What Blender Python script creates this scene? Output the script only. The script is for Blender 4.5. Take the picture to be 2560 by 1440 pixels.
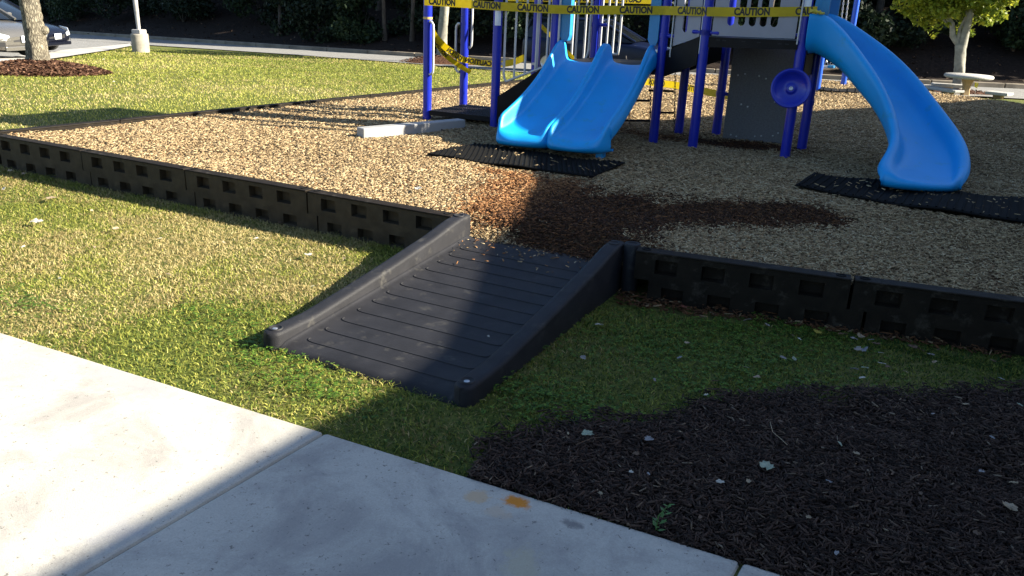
import bpy, math, random
import numpy as np
from mathutils import Vector, Matrix
for o in list(bpy.data.objects): bpy.data.objects.remove(o)
random.seed(7); rng=np.random.default_rng(7)
scn=bpy.context.scene; col=scn.collection
# ---------------- camera ----------------
CP=np.array([2.76,-4.52,1.69]); YAW,PITCH,ROLL,FPX=.4653,-.3404,.0446,2070.
def cam_axes():
    cy,sy=np.cos(YAW),np.sin(YAW)
    f=np.array([-sy*np.cos(PITCH),cy*np.cos(PITCH),np.sin(PITCH)])
    r=np.array([cy,sy,0.]); u=np.cross(r,f)
    return r*np.cos(ROLL)+u*np.sin(ROLL), u*np.cos(ROLL)-r*np.sin(ROLL), f
cr,cu,cf=cam_axes()
cd=bpy.data.cameras.new('camera'); cam=bpy.data.objects.new('camera',cd); col.objects.link(cam)
cam.matrix_world=Matrix(((cr[0],cu[0],-cf[0],CP[0]),(cr[1],cu[1],-cf[1],CP[1]),(cr[2],cu[2],-cf[2],CP[2]),(0,0,0,1)))
cd.sensor_fit='HORIZONTAL'; cd.sensor_width=36; cd.lens=FPX/2560*36; cd.clip_end=500; cd.clip_start=.05
scn.camera=cam
# ---------------- light ----------------
SUNV=np.array([1.75,.68,1.0])     # towards the sun
sl=bpy.data.lights.new('sun','SUN'); sl.energy=5.0; sl.angle=math.radians(.4); sl.color=(1,.92,.76)
sun=bpy.data.objects.new('sun',sl); col.objects.link(sun)
sun.rotation_euler=Vector(SUNV).to_track_quat('Z','Y').to_euler()
w=bpy.data.worlds.new('World'); scn.world=w; w.use_nodes=True
nt=w.node_tree; bg=nt.nodes['Background']; sk=nt.nodes.new('ShaderNodeTexSky'); sk.sky_type='NISHITA'; sk.sun_disc=False; sk.ozone_density=3
sk.sun_elevation=math.atan2(SUNV[2],math.hypot(SUNV[0],SUNV[1])); sk.sun_rotation=math.atan2(SUNV[0],SUNV[1])
nt.links.new(sk.outputs[0],bg.inputs[0]); bg.inputs[1].default_value=.062
scn.view_settings.view_transform='Standard'; scn.view_settings.look='None'; scn.view_settings.gamma=1; scn.view_settings.exposure=1.95
# ---------------- placing helpers: photo point -> place on the ground ----------------
def ray(x,y): return cf+cr*(x-1280)/FPX-cu*(y-720)/FPX
def at(x,y,z=0.):
    d=ray(x,y); return CP+d*(z-CP[2])/d[2]
def gp(px,py,Y):
    d=ray(px,py); return CP+d*((Y-CP[1])/d[1])
def T(x,y):
    u=(x-2.76)*-.4487+(y+4.52)*.8937
    return -.045*np.log1p(np.exp(np.minimum(u-13,60.)))
def atT(x,y):
    d=ray(x,y)
    for i in range(3000):
        P=CP+(2+i*.03)*d
        if P[2]<T(P[0],P[1]): break
    return P
def inside(px,py,poly):
    c=np.zeros(len(px),bool); n=len(poly)
    for i in range(n):
        x1,y1=poly[i][:2]; x2,y2=poly[(i+1)%n][:2]
        m=((y1>py)!=(y2>py))&(px<(x2-x1)*(py-y1)/((y2-y1)+1e-12)+x1); c^=m
    return c
# ---------------- materials ----------------
def newmat(name):
    m=bpy.data.materials.new(name); m.use_nodes=True; return m,m.node_tree,m.node_tree.nodes['Principled BSDF']
def plain(name,c,rough=.5,metal=0,var=.12,scale=6,bump=0,bscale=120,dirt=None,spec=.5,trans=None,dscale=3,dw=.25):
    m,t,b=newmat(name); N=t.nodes; L=t.links
    tc=N.new('ShaderNodeTexCoord'); n=N.new('ShaderNodeTexNoise'); n.inputs['Scale'].default_value=scale; n.inputs['Detail'].default_value=6
    L.new(tc.outputs['Object'],n.inputs['Vector'])
    r=N.new('ShaderNodeValToRGB'); e=r.color_ramp.elements; e[0].position=.3;e[1].position=.7
    e[0].color=(*[v*(1-var) for v in c],1); e[1].color=(*[min(1,v*(1+var)) for v in c],1)
    L.new(n.outputs[0],r.inputs[0]); out=r.outputs[0]
    if dirt:
        n2=N.new('ShaderNodeTexNoise'); n2.inputs['Scale'].default_value=dscale; n2.inputs['Detail'].default_value=10; n2.inputs['Roughness'].default_value=.7
        L.new(tc.outputs['Object'],n2.inputs['Vector'])
        r2=N.new('ShaderNodeValToRGB'); r2.color_ramp.elements[0].position=dirt[1]; r2.color_ramp.elements[1].position=min(1,dirt[1]+dw)
        L.new(n2.outputs[0],r2.inputs[0]); mx=N.new('ShaderNodeMixRGB'); mx.inputs[2].default_value=(*dirt[0],1)
        L.new(r2.outputs[0],mx.inputs[0]); L.new(out,mx.inputs[1]); out=mx.outputs[0]
    L.new(out,b.inputs['Base Color']); b.inputs['Roughness'].default_value=rough; b.inputs['Metallic'].default_value=metal
    b.inputs['Specular IOR Level'].default_value=spec
    if bump:
        n3=N.new('ShaderNodeTexNoise'); n3.inputs['Scale'].default_value=bscale; n3.inputs['Detail'].default_value=4; L.new(tc.outputs['Object'],n3.inputs['Vector'])
        bp=N.new('ShaderNodeBump'); bp.inputs['Strength'].default_value=bump; bp.inputs['Distance'].default_value=.01; L.new(n3.outputs[0],bp.inputs['Height']); L.new(bp.outputs[0],b.inputs['Normal'])
    return m
def ramp_attr(name,stops,rough=.8,attr='rnd',attr2=None,stops2=None,trans=0,spec=.2):
    """colour from a per-face random attribute; a second attribute blends to a second set of colours"""
    m,t,b=newmat(name); N=t.nodes; L=t.links
    def rp(a,st):
        at_=N.new('ShaderNodeAttribute'); at_.attribute_name=a; r=N.new('ShaderNodeValToRGB'); el=r.color_ramp.elements
        while len(el)<len(st): el.new(.5)
        for e,(p,c) in zip(el,st): e.position=p; e.color=(*c,1)
        L.new(at_.outputs['Fac'],r.inputs[0]); return r.outputs[0]
    o=rp(attr,stops)
    if attr2:
        o2=rp(attr,stops2); a2=N.new('ShaderNodeAttribute'); a2.attribute_name=attr2; mx=N.new('ShaderNodeMixRGB')
        L.new(a2.outputs['Fac'],mx.inputs[0]); L.new(o,mx.inputs[1]); L.new(o2,mx.inputs[2]); o=mx.outputs[0]
    L.new(o,b.inputs['Base Color']); b.inputs['Roughness'].default_value=rough; b.inputs['Specular IOR Level'].default_value=spec
    if trans:
        tr=N.new('ShaderNodeBsdfTranslucent'); L.new(o,tr.inputs[0]); ms=N.new('ShaderNodeMixShader'); ms.inputs[0].default_value=trans
        L.new(b.outputs[0],ms.inputs[1]); L.new(tr.outputs[0],ms.inputs[2]); L.new(ms.outputs[0],N['Material Output'].inputs[0])
    return m
M={}
M['blue']=plain('post blue paint',(.010,.022,.36),.28,var=.06,bump=.05,bscale=60,dirt=((.012,.02,.2),.62),dscale=5)
M['slide']=plain('slide blue plastic',(.004,.31,.74),.45,var=.05,scale=3,bump=.12,bscale=160,dirt=((.02,.29,.56),.57),dscale=7,dw=.1)
M['cyan']=plain('hood blue plastic',(.015,.2,.42),.4,var=.06,bump=.1)
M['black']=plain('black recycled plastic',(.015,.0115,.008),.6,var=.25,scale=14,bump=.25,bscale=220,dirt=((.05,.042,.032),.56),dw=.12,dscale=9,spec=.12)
M['grasslit']=plain('black plastic with grass bounce tint',(.046,.036,.024),.6,var=.3,scale=11,bump=.25,bscale=220,dirt=((.08,.062,.04),.56),dw=.14,dscale=8,spec=.12)  # left timbers tinted browner: bounce light from sunlit grass put into the colour
M['rampblack']=plain('ramp black plastic',(.020,.020,.023),.5,var=.2,scale=9,bump=.25,bscale=260,dirt=((.05,.048,.045),.57),dscale=11,dw=.12,spec=.14)
M['groove']=plain('groove',(.008,.008,.01),.7)
M['deck']=plain('dark deck coating',(.009,.008,.009),.5,var=.3,scale=8,dirt=((.025,.02,.018),.62),dscale=6,spec=.15)
M['rubber']=plain('black rubber',(.005,.005,.005),.85,var=.3,spec=.15,dirt=((.05,.04,.025),.66),dscale=9)
M['grey']=plain('grey panel plastic',(.27,.27,.31),.5,var=.06,bump=.1,dirt=((.2,.2,.23),.62))
M['climb']=plain('grey climbing panel',(.15,.15,.155),.7,var=.22,scale=60,bump=.3,bscale=90,dirt=((.065,.06,.055),.6),dscale=2)
M['steel']=plain('galvanised steel',(.55,.56,.57),.35,.85,var=.1)
M['railgrey']=plain('grey coated rail',(.5,.5,.5),.4,.1,var=.12)
M['beam']=plain('off white recycled beam',(.30,.297,.29),.6,var=.1,dirt=((.35,.3,.25),.65))
M['concrete']=None
M['tape']=ramp_attr('yellow tape',[(0,(.55,.40,.004)),(1,(.62,.46,.008))],.35,trans=.3,spec=.4)
M['ink']=plain('black ink',(.01,.01,.01),.5)
M['bark']=plain('grey bark',(.20,.175,.13),.9,var=.45,scale=9,bump=1,bscale=14,dirt=((.10,.08,.055),.52),dscale=16)
M['palebark']=plain('pale smooth bark',(.22,.21,.17),.8,var=.3,scale=7,bump=.5,bscale=30,dirt=((.12,.1,.07),.58),dscale=9)
M['darkbark']=plain('dark bark',(.05,.04,.03),.9,var=.4,bump=.8,bscale=20)
M['conc_old']=plain('weathered concrete',(.27,.245,.20),.85,var=.2,scale=5,bump=.4,bscale=60,dirt=((.16,.13,.09),.55),dscale=4)
M['curb']=plain('kerb concrete',(.20,.165,.12),.85,var=.3,scale=1.5,bump=.3,bscale=40,dirt=((.12,.09,.06),.52),dscale=1.2)
M['asphalt']=plain('pale worn asphalt',(.20,.195,.185),.85,var=.12,scale=3,bump=.5,bscale=180,dirt=((.16,.157,.15),.6),dscale=.8)
M['walkfar']=plain('pale far pavement',(.38,.36,.33),.85,var=.1,scale=1,dirt=((.3,.27,.22),.6),dscale=.8)
M['table']=plain('aggregate table top',(.34,.33,.31),.8,var=.2,scale=30,bump=.4)
M['ped']=plain('tan concrete pedestal',(.36,.25,.12),.8,var=.15,scale=10,bump=.3)
M['pole']=plain('grey weathered pole',(.33,.32,.31),.7,var=.25,scale=5,dirt=((.16,.15,.14),.6),dscale=5)
M['silver']=plain('silver car paint',(.20,.19,.175),.22,.6,var=.02)
M['navy']=plain('dark blue car paint',(.005,.009,.03),.3,0,var=.02,spec=.25)
M['blackcar']=plain('black car paint',(.005,.006,.012),.2,0,var=.02,spec=.3)
M['glass']=plain('dark car glass',(.008,.01,.012),.12,0,var=.02,spec=.4)
M['lamp']=plain('clear lamp lens',(.6,.62,.66),.08,.2,var=.1,scale=30)
M['plate']=plain('white plate',(.75,.78,.82),.4)
M['tyre']=plain('tyre',(.015,.015,.015),.8)
M['rim']=plain('alloy rim',(.5,.5,.5),.3,.8)
M['wall']=plain('beige wall',(.5,.46,.4),.8)
M['white']=plain('white siding',(.35,.35,.34),.7)
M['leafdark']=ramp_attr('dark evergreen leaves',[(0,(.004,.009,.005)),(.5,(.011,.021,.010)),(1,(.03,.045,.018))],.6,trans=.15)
M['leafmid']=ramp_attr('green leaves',[(0,(.02,.045,.012)),(.6,(.045,.085,.02)),(1,(.09,.13,.03))],.6,trans=.3)
M['leafyel']=ramp_attr('yellow green leaves',[(0,(.09,.14,.015)),(.6,(.22,.27,.028)),(1,(.40,.38,.04))],.5,trans=.45)
CH0=[(0,(.15,.095,.05)),(.25,(.33,.225,.12)),(.55,(.54,.385,.205)),(.85,(.71,.545,.31)),(1,(.80,.66,.42))]
CW0=[(0,(.04,.018,.008)),(.3,(.12,.052,.021)),(.65,(.29,.135,.052)),(.9,(.46,.25,.11)),(1,(.62,.42,.22))]
CH=[(p,tuple(v*.62 for v in c)) for p,c in CH0]; CH[0]=(0,(.05,.028,.012)); CW=[(p,tuple(v*.8 for v in c)) for p,c in CW0]
M['chips']=ramp_attr('wood chips',CH,.8,attr2='wet',stops2=CW)
M['grass']=ramp_attr('grass blades',[(0,(.028,.075,.014)),(.45,(.22,.24,.04)),(.8,(.40,.385,.085)),(1,(.52,.48,.16))],.6,attr2='dry',stops2=[(0,(.16,.11,.04)),(.5,(.40,.32,.13)),(1,(.56,.47,.24))],trans=.3)
M['clover']=ramp_attr('clover leaves',[(0,(.03,.08,.012)),(.6,(.08,.16,.02)),(1,(.17,.26,.035))],.5,trans=.3)
M['shred']=ramp_attr('dark shredded bark',[(0,(.009,.0055,.004)),(.5,(.038,.022,.016)),(.85,(.072,.043,.031)),(.955,(.075,.05,.036)),(.99,(.13,.09,.06)),(1,(.22,.17,.12))],.75)
M['mulchlit']=ramp_attr('brown mulch shreds',[(0,(.03,.012,.007)),(.5,(.07,.032,.018)),(1,(.18,.10,.06))],.8)
M['litter']=ramp_attr('leaf litter',[(0,(.012,.007,.005)),(.6,(.035,.02,.012)),(1,(.14,.09,.06))],.8)
def ground_mat(name,cols,scales,rough=.9,bump=.8,bscale=80,patch=None):
    m,t,b=newmat(name); N=t.nodes; L=t.links; tc=N.new('ShaderNodeTexCoord')
    def noise(s,d=8,r=.65):
        n=N.new('ShaderNodeTexNoise'); n.inputs['Scale'].default_value=s; n.inputs['Detail'].default_value=d; n.inputs['Roughness'].default_value=r; L.new(tc.outputs['Object'],n.inputs['Vector']); return n.outputs[0]
    r=N.new('ShaderNodeValToRGB'); el=r.color_ramp.elements
    while len(el)<len(cols): el.new(.5)
    for i,(e,c) in enumerate(zip(el,cols)): e.position=.28+.44*i/(len(cols)-1); e.color=(*c,1)
    L.new(noise(scales[0]),r.inputs[0]); out=r.outputs[0]
    if patch:
        r2=N.new('ShaderNodeValToRGB'); r2.color_ramp.elements[0].position=.48; r2.color_ramp.elements[1].position=.66; L.new(noise(scales[1],5),r2.inputs[0])
        mx=N.new('ShaderNodeMixRGB'); mx.inputs[2].default_value=(*patch,1); mu=N.new('ShaderNodeMath'); mu.operation='MULTIPLY'; mu.inputs[1].default_value=.55
        L.new(r2.outputs[0],mu.inputs[0]); L.new(mu.outputs[0],mx.inputs[0]); L.new(out,mx.inputs[1]); out=mx.outputs[0]
    L.new(out,b.inputs['Base Color']); b.inputs['Roughness'].default_value=rough; b.inputs['Specular IOR Level'].default_value=.15
    bp=N.new('ShaderNodeBump'); bp.inputs['Strength'].default_value=bump; bp.inputs['Distance'].default_value=.03; L.new(noise(bscale,6),bp.inputs['Height']); L.new(bp.outputs[0],b.inputs['Normal'])
    return m
M['lawn']=ground_mat('lawn soil and thatch',[(.035,.045,.012),(.09,.11,.022),(.17,.18,.04)],(26,.5),bump=.8,bscale=45,patch=(.2,.17,.07))
M['chipbase']=ground_mat('wood chip bed',[(.02,.012,.006),(.08,.05,.025),(.22,.155,.08),(.34,.26,.14)],(60,1),bump=1,bscale=60)
M['mulchbase']=ground_mat('dark mulch',[(.005,.003,.003),(.013,.008,.006),(.03,.018,.013)],(50,2),bump=1,bscale=60)
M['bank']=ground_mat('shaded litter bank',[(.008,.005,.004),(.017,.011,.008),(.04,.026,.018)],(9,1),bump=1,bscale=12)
M['mulchlit0']=ground_mat('brown mulch base',[(.03,.014,.008),(.08,.036,.02),(.14,.07,.04)],(40,2),bump=1,bscale=50)
M['leafmid2']=ramp_attr('mid evergreen leaves',[(0,(.007,.016,.008)),(.5,(.017,.034,.014)),(1,(.04,.06,.022))],.6,trans=.2)
M['blue2']=plain('light blue frame paint',(.02,.10,.62),.3,var=.05)
M['yel']=plain('yellow plastic',(.85,.6,.01),.5)
M['clov0']=plain('seedling green',(.05,.13,.02),.5,var=.2)
def fissured(name,c,c2):
    m,t,b=newmat(name); N=t.nodes; L=t.links; tc=N.new('ShaderNodeTexCoord'); mp=N.new('ShaderNodeMapping'); mp.inputs['Scale'].default_value=(34,34,9); L.new(tc.outputs['Object'],mp.inputs[0])
    n=N.new('ShaderNodeTexNoise'); n.inputs['Scale'].default_value=.7; n.inputs['Detail'].default_value=5; L.new(mp.outputs[0],n.inputs[0]); ad=N.new('ShaderNodeMixRGB'); ad.inputs[0].default_value=.0; sc_=N.new('ShaderNodeVectorMath'); sc_.operation='MULTIPLY_ADD'; sc_.inputs[1].default_value=(2.2,2.2,2.2); L.new(n.outputs[1],sc_.inputs[0]); L.new(mp.outputs[0],sc_.inputs[2]); L.new(sc_.outputs[0],ad.inputs[1])
    v=N.new('ShaderNodeTexVoronoi'); v.feature='DISTANCE_TO_EDGE'; v.inputs['Scale'].default_value=.9; L.new(ad.outputs[0],v.inputs[0]); r=N.new('ShaderNodeValToRGB'); e=r.color_ramp.elements; e[0].position=.0; e[1].position=.3; e[0].color=(*c2,1); e[1].color=(*c,1); L.new(v.outputs[0],r.inputs[0])
    mx=N.new('ShaderNodeMixRGB'); mx.blend_type='MULTIPLY'; mx.inputs[0].default_value=.7; L.new(r.outputs[0],mx.inputs[1]); n2=N.new('ShaderNodeTexNoise'); n2.inputs['Scale'].default_value=5; n2.inputs['Detail'].default_value=8; L.new(tc.outputs['Object'],n2.inputs[0]); r2=N.new('ShaderNodeValToRGB'); r2.color_ramp.elements[0].position=.3; r2.color_ramp.elements[0].color=(.5,.5,.48,1); r2.color_ramp.elements[1].position=.65; r2.color_ramp.elements[1].color=(1.2,1.18,1.1,1); L.new(n2.outputs[0],r2.inputs[0]); L.new(r2.outputs[0],mx.inputs[2])
    L.new(mx.outputs[0],b.inputs['Base Color']); b.inputs['Roughness'].default_value=.9; bp=N.new('ShaderNodeBump'); bp.inputs['Strength'].default_value=1; bp.inputs['Distance'].default_value=.03; L.new(r.outputs[0],bp.inputs['Height']); L.new(bp.outputs[0],b.inputs['Normal']); return m
M['bark']=fissured('fissured grey bark',(.27,.24,.18),(.05,.04,.028))
def concrete():
    m,t,b=newmat('broom finished concrete'); N=t.nodes; L=t.links; tc=N.new('ShaderNodeTexCoord')
    def noise(s,d=8,r=.6,dist=0):
        n=N.new('ShaderNodeTexNoise'); n.inputs['Scale'].default_value=s; n.inputs['Detail'].default_value=d; n.inputs['Roughness'].default_value=r; n.inputs['Distortion'].default_value=dist; L.new(tc.outputs['Object'],n.inputs['Vector']); return n.outputs[0]
    def ramp(i,a,b_,ca,cb):
        r=N.new('ShaderNodeValToRGB'); e=r.color_ramp.elements; e[0].position=a;e[1].position=b_; e[0].color=(*ca,1); e[1].color=(*cb,1); L.new(i,r.inputs[0]); return r.outputs[0]
    def mix(f,a,c,mode='MIX'):
        x=N.new('ShaderNodeMixRGB'); x.blend_type=mode
        for s,v in ((0,f),(1,a),(2,c)):
            if isinstance(v,(int,float)): x.inputs[s].default_value=v
            elif isinstance(v,tuple): x.inputs[s].default_value=(*v,1)
            else: L.new(v,x.inputs[s])
        return x.outputs[0]
    o=ramp(noise(1.7),.3,.7,(.40,.38,.34),(.50,.475,.42))
    o=mix(1,o,ramp(noise(160,3),.3,.75,(.84,.84,.84),(1.06,1.06,1.05)),'MULTIPLY')
    o=mix(ramp(noise(2.2,10,.72,.6),.47,.63,(0,0,0),(.55,.55,.55)),o,(.21,.195,.19))
    o=mix(ramp(noise(45,5,.75),.62,.66,(0,0,0),(.8,.8,.8)),o,(.10,.09,.08))
    def spot(cx,cy,rx,ry,colr,amt):
        nonlocal o
        mp=N.new('ShaderNodeMapping'); mp.vector_type='POINT'; mp.inputs['Location'].default_value=(-cx/rx,-cy/ry,0); mp.inputs['Scale'].default_value=(1/rx,1/ry,0)
        L.new(tc.outputs['Object'],mp.inputs[0]); ln=N.new('ShaderNodeVectorMath'); ln.operation='LENGTH'; L.new(mp.outputs[0],ln.inputs[0])
        ad=N.new('ShaderNodeMath'); ad.operation='ADD'; L.new(ln.outputs['Value'],ad.inputs[0])
        mm=N.new('ShaderNodeMath'); mm.operation='MULTIPLY_ADD'; mm.inputs[1].default_value=2.8; mm.inputs[2].default_value=-1.4; L.new(noise(14,8,.75),mm.inputs[0]); L.new(mm.outputs[0],ad.inputs[1])
        o=mix(ramp(ad.outputs[0],.55,1.05,(amt,)*3,(0,0,0)),o,colr)
    for (px,py),rx,ry,c,a in (((1287,1263),.065,.04,(.55,.2,.02),1.),((1195,1250),.06,.05,(.48,.34,.2),.75),((1245,1290),.06,.05,(.46,.36,.26),.6),((1425,1318),.05,.03,(.12,.11,.11),.7),((1300,1420),.07,.1,(.4,.36,.24),.5),((330,960),.3,.08,(.3,.3,.31),.6),((230,1310),.22,.12,(.33,.33,.35),.5)):
        p=at(px,py,0); spot(p[0],p[1],rx,ry,c,a)
    L.new(o,b.inputs['Base Color']); b.inputs['Roughness'].default_value=.8; b.inputs['Specular IOR Level'].default_value=.3
    bp=N.new('ShaderNodeBump'); bp.inputs['Strength'].default_value=.35; bp.inputs['Distance'].default_value=.004; L.new(noise(220,4),bp.inputs['Height']); L.new(bp.outputs[0],b.inputs['Normal'])
    return m
M['concrete']=concrete()
# ---------------- mesh helpers ----------------
class MB:
    def __init__(s): s.v=[]; s.f=[]; s.sm=[]
    def add(s,vs,fs,smooth=False):
        b=len(s.v); s.v+= [tuple(map(float,p)) for p in vs]; s.f+=[tuple(b+i for i in f) for f in fs]; s.sm+=[smooth]*len(fs); return s
    def box(s,c,d,rz=0,R=None):
        c=np.array(c,float); hx,hy,hz=[k/2 for k in d]
        P=np.array([(x,y,z) for x in(-hx,hx) for y in(-hy,hy) for z in(-hz,hz)])
        if R is None:
            a,b=math.cos(rz),math.sin(rz); R=np.array([[a,-b,0],[b,a,0],[0,0,1]])
        P=P@np.array(R).T+c
        return s.add(P,[(0,1,3,2),(4,6,7,5),(0,4,5,1),(2,3,7,6),(0,2,6,4),(1,5,7,3)])
    def hexa(s,b4,t4): return s.add(list(b4)+list(t4),[(3,2,1,0),(4,5,6,7),(0,1,5,4),(1,2,6,5),(2,3,7,6),(3,0,4,7)])
    def prism(s,poly,d):  # poly: list of 3d pts, d: extrude vector
        n=len(poly); P=[np.array(p,float) for p in poly]; Q=[p+np.array(d) for p in P]
        s.add(P+Q,[tuple(range(n))[::-1],tuple(range(n,2*n))]); 
        return s.add(P+Q,[(i,(i+1)%n,n+(i+1)%n,n+i) for i in range(n)])
    def tube(s,path,r,n=12,cap=True):
        P=[np.array(p,float) for p in path]; m=len(P); rr=r if hasattr(r,'__len__') else [r]*m
        t0=P[1]-P[0]; t0/=np.linalg.norm(t0); up=np.array([0,0,1.]) if abs(t0[2])<.9 else np.array([1.,0,0])
        a=np.cross(t0,up); a/=np.linalg.norm(a); V=[]
        for i in range(m):
            t=P[min(i+1,m-1)]-P[max(i-1,0)]; t/=np.linalg.norm(t)+1e-12
            a=a-t*(a@t); a/=np.linalg.norm(a); b=np.cross(t,a)
            V+=[P[i]+rr[i]*(a*math.cos(2*math.pi*k/n)+b*math.sin(2*math.pi*k/n)) for k in range(n)]
        s.add(V,[(i*n+k,i*n+(k+1)%n,(i+1)*n+(k+1)%n,(i+1)*n+k) for i in range(m-1) for k in range(n)],True)
        if cap: s.add(V[:n],[tuple(range(n))[::-1]]); s.add(V[-n:],[tuple(range(n))])
        return s
    def grid(s,G,closed=False,smooth=True,flip=False):
        m=len(G);n=len(G[0]); V=[p for r in G for p in r]; F=[]
        for i in range(m-1):
            for j in range(n if closed else n-1):
                q=(i*n+j,i*n+(j+1)%n,(i+1)*n+(j+1)%n,(i+1)*n+j); F.append(q[::-1] if flip else q)
        return s.add(V,F,smooth)
    def lathe(s,prof,c,ax,n=32):  # prof (r,h) along axis ax
        ax=np.array(ax,float); ax/=np.linalg.norm(ax); up=np.array([0,0,1.]) if abs(ax[2])<.9 else np.array([1.,0,0])
        a=np.cross(ax,up); a/=np.linalg.norm(a); b=np.cross(ax,a); c=np.array(c,float)
        return s.grid([[c+ax*h+r*(a*math.cos(2*math.pi*k/n)+b*math.sin(2*math.pi*k/n)) for k in range(n)] for r,h in prof],closed=True)
    def build(s,name,mat,parent=None,bev=0,mods=None):
        v=np.array(s.v); 
        if parent is not None: v=v-np.array(parent['_o'])
        me=bpy.data.meshes.new(name); me.from_pydata(v.tolist(),[],s.f); me.polygons.foreach_set('use_smooth',s.sm); me.materials.append(mat); me.update()
        o=bpy.data.objects.new(name,me); col.objects.link(o)
        if parent is not None:
            o.parent=parent['e']; o['_tmp']=1; del o['_tmp']
        if bev:
            b=o.modifiers.new('bevel','BEVEL'); b.width=bev; b.segments=2; b.limit_method='ANGLE'; b.angle_limit=math.radians(40)
        return o
def tag(o,label=None,cat=None,group=None,kind=None):
    if label: o['label']=label
    if cat: o['category']=cat
    if group: o['group']=group
    if kind: o['kind']=kind
    return o
def thing(name,loc,label,cat,group=None):
    e=bpy.data.objects.new(name,None); e.empty_display_size=.1; col.objects.link(e); e.location=[float(k) for k in loc]
    tag(e,label,cat,group); return {'e':e,'_o':[float(k) for k in loc]}
def sub(o,parent):   # handle for attaching sub-parts to part o
    return {'e':o,'_o':parent['_o']}
def fast(name,V,F,mat,attrs=None,kind=None,parent=None,smooth=False):
    """V (n,3), F (m,k) equal sized faces; attrs: per-face float arrays"""
    V=np.asarray(V,np.float32); F=np.asarray(F,np.int32); k=F.shape[1]
    if parent is not None: V=V-np.array(parent['_o'],np.float32)
    me=bpy.data.meshes.new(name); me.vertices.add(len(V)); me.vertices.foreach_set('co',V.ravel())
    me.loops.add(F.size); me.loops.foreach_set('vertex_index',F.ravel()); me.polygons.add(len(F)); me.polygons.foreach_set('loop_start',np.arange(0,F.size,k,dtype=np.int32))
    if smooth: me.polygons.foreach_set('use_smooth',np.ones(len(F),bool))
    for a,val in (attrs or {}).items():
        A=me.attributes.new(a,'FLOAT','FACE'); A.data.foreach_set('value',np.asarray(val,np.float32))
    me.update(calc_edges=True); me.validate(); me.materials.append(mat)
    o=bpy.data.objects.new(name,me); col.objects.link(o)
    if parent is not None: o.parent=parent['e']
    if kind: o['kind']=kind
    return o
# ---------------- noise for python side ----------------
def vnoise(x,y,s,seed=0):
    x=np.asarray(x,float)*s+seed*17.3; y=np.asarray(y,float)*s+seed*9.1; xi=np.floor(x);yi=np.floor(y); fx=x-xi;fy=y-yi; fx=fx*fx*(3-2*fx);fy=fy*fy*(3-2*fy)
    h=lambda a,b: np.modf(np.abs(np.sin(a*127.1+b*311.7+seed)*43758.5453))[0]
    return (h(xi,yi)*(1-fx)+h(xi+1,yi)*fx)*(1-fy)+(h(xi,yi+1)*(1-fx)+h(xi+1,yi+1)*fx)*fy
# ================= GROUND =================
PLAY=[(0,.1),(1.2,.08),(1.3,.06),(2.47,.23),(3.66,.43),(4.85,.66),(6.2,.95),(7.3,6.),(7.0,11.),(4.2,12.9),(3.4,13.1),(2.6,13.6),(2.0,14.6),(.28,14.7),(-1.81,13.66),(-2.65,12.4),(-3.88,8.7),(-3.98,8.04),(-5.02,.12)]
MULCH=[tuple(at(*q,0)[:2]) for q in ((1195,1160),(1210,1120),(1290,1080),(1400,1052),(1600,1022),(1800,1003),(2050,985),(2300,985),(2560,968))]+[(4.3,.35),(6,.5),(6,-2.09),(1.46,-2.225)]
xs=np.unique(np.concatenate([np.linspace(-140,-50,10),np.arange(-50,12,.5),np.linspace(12,140,14)]))
ys=np.unique(np.concatenate([np.linspace(-60,-6,8),np.arange(-6,50,.5),np.linspace(50,200,12)]))
X,Y=np.meshgrid(xs,ys,indexing='ij'); Z=T(X,Y)
n0,n1=X.shape; V=np.stack([X,Y,Z],-1).reshape(-1,3); I=np.arange(n0*n1).reshape(n0,n1)
F=np.stack([I[:-1,:-1],I[1:,:-1],I[1:,1:],I[:-1,1:]],-1).reshape(-1,4)
fast('lawn',V,F,M['lawn'],kind='structure',smooth=True)
# walkway slabs
ye=lambda x:-2.243+.03*(x-.81)
wk=MB()
for a,b in ((-6,.805),(.815,2.452),(2.462,4.2),(4.21,8)):
    wk.hexa([(a-.23,-6,-.08),(b-.23,-6,-.08),(b,ye(b),-.08),(a,ye(a),-.08)],[(a-.23,-6,.015),(b-.23,-6,.015),(b,ye(b),.015),(a,ye(a),.015)])
tag(wk.build('path',M['concrete'],bev=.013),kind='structure')
# chip bed surface
def hch(x,y):
    x=np.asarray(x,float);y=np.asarray(y,float)
    h=.245+.03*(vnoise(x,y,.9,1)-.5)+.02*(vnoise(x,y,2.6,2)-.5)
    d=np.sqrt((np.clip(x,.1,1.1)-x)**2+(y-.05)**2); h=h-.10*np.exp(-(d/.28)**2)      # dip at the ramp head
    for (a,b,r,k) in ((.8,4.85,.5,.03),(-.02,4.4,.35,.03),(.5,1.5,.9,.03),(1.7,2.2,.5,-.03)): h=h-k*np.exp(-((x-a)**2+(y-b)**2)/r**2)
    h=h-.035*np.exp(-((x+.5)**2+(y-2.3)**2)/.5)
    return h
gx=np.arange(-5.2,7.6,.08); gy=np.arange(-.05,15.8,.08); X,Y=np.meshgrid(gx,gy,indexing='ij'); Z=hch(X,Y)
ins=inside(X.ravel(),Y.ravel(),PLAY).reshape(X.shape); I=np.arange(X.size).reshape(X.shape)
F=np.stack([I[:-1,:-1],I[1:,:-1],I[1:,1:],I[:-1,1:]],-1); k=ins[:-1,:-1]&ins[1:,:-1]&ins[1:,1:]&ins[:-1,1:]; F=F[k]
us,inv=np.unique(F,return_inverse=True)
fast('wood_chip_ground',np.stack([X,Y,Z],-1).reshape(-1,3)[us],inv.reshape(F.shape),M['chipbase'],kind='structure',smooth=True)
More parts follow.
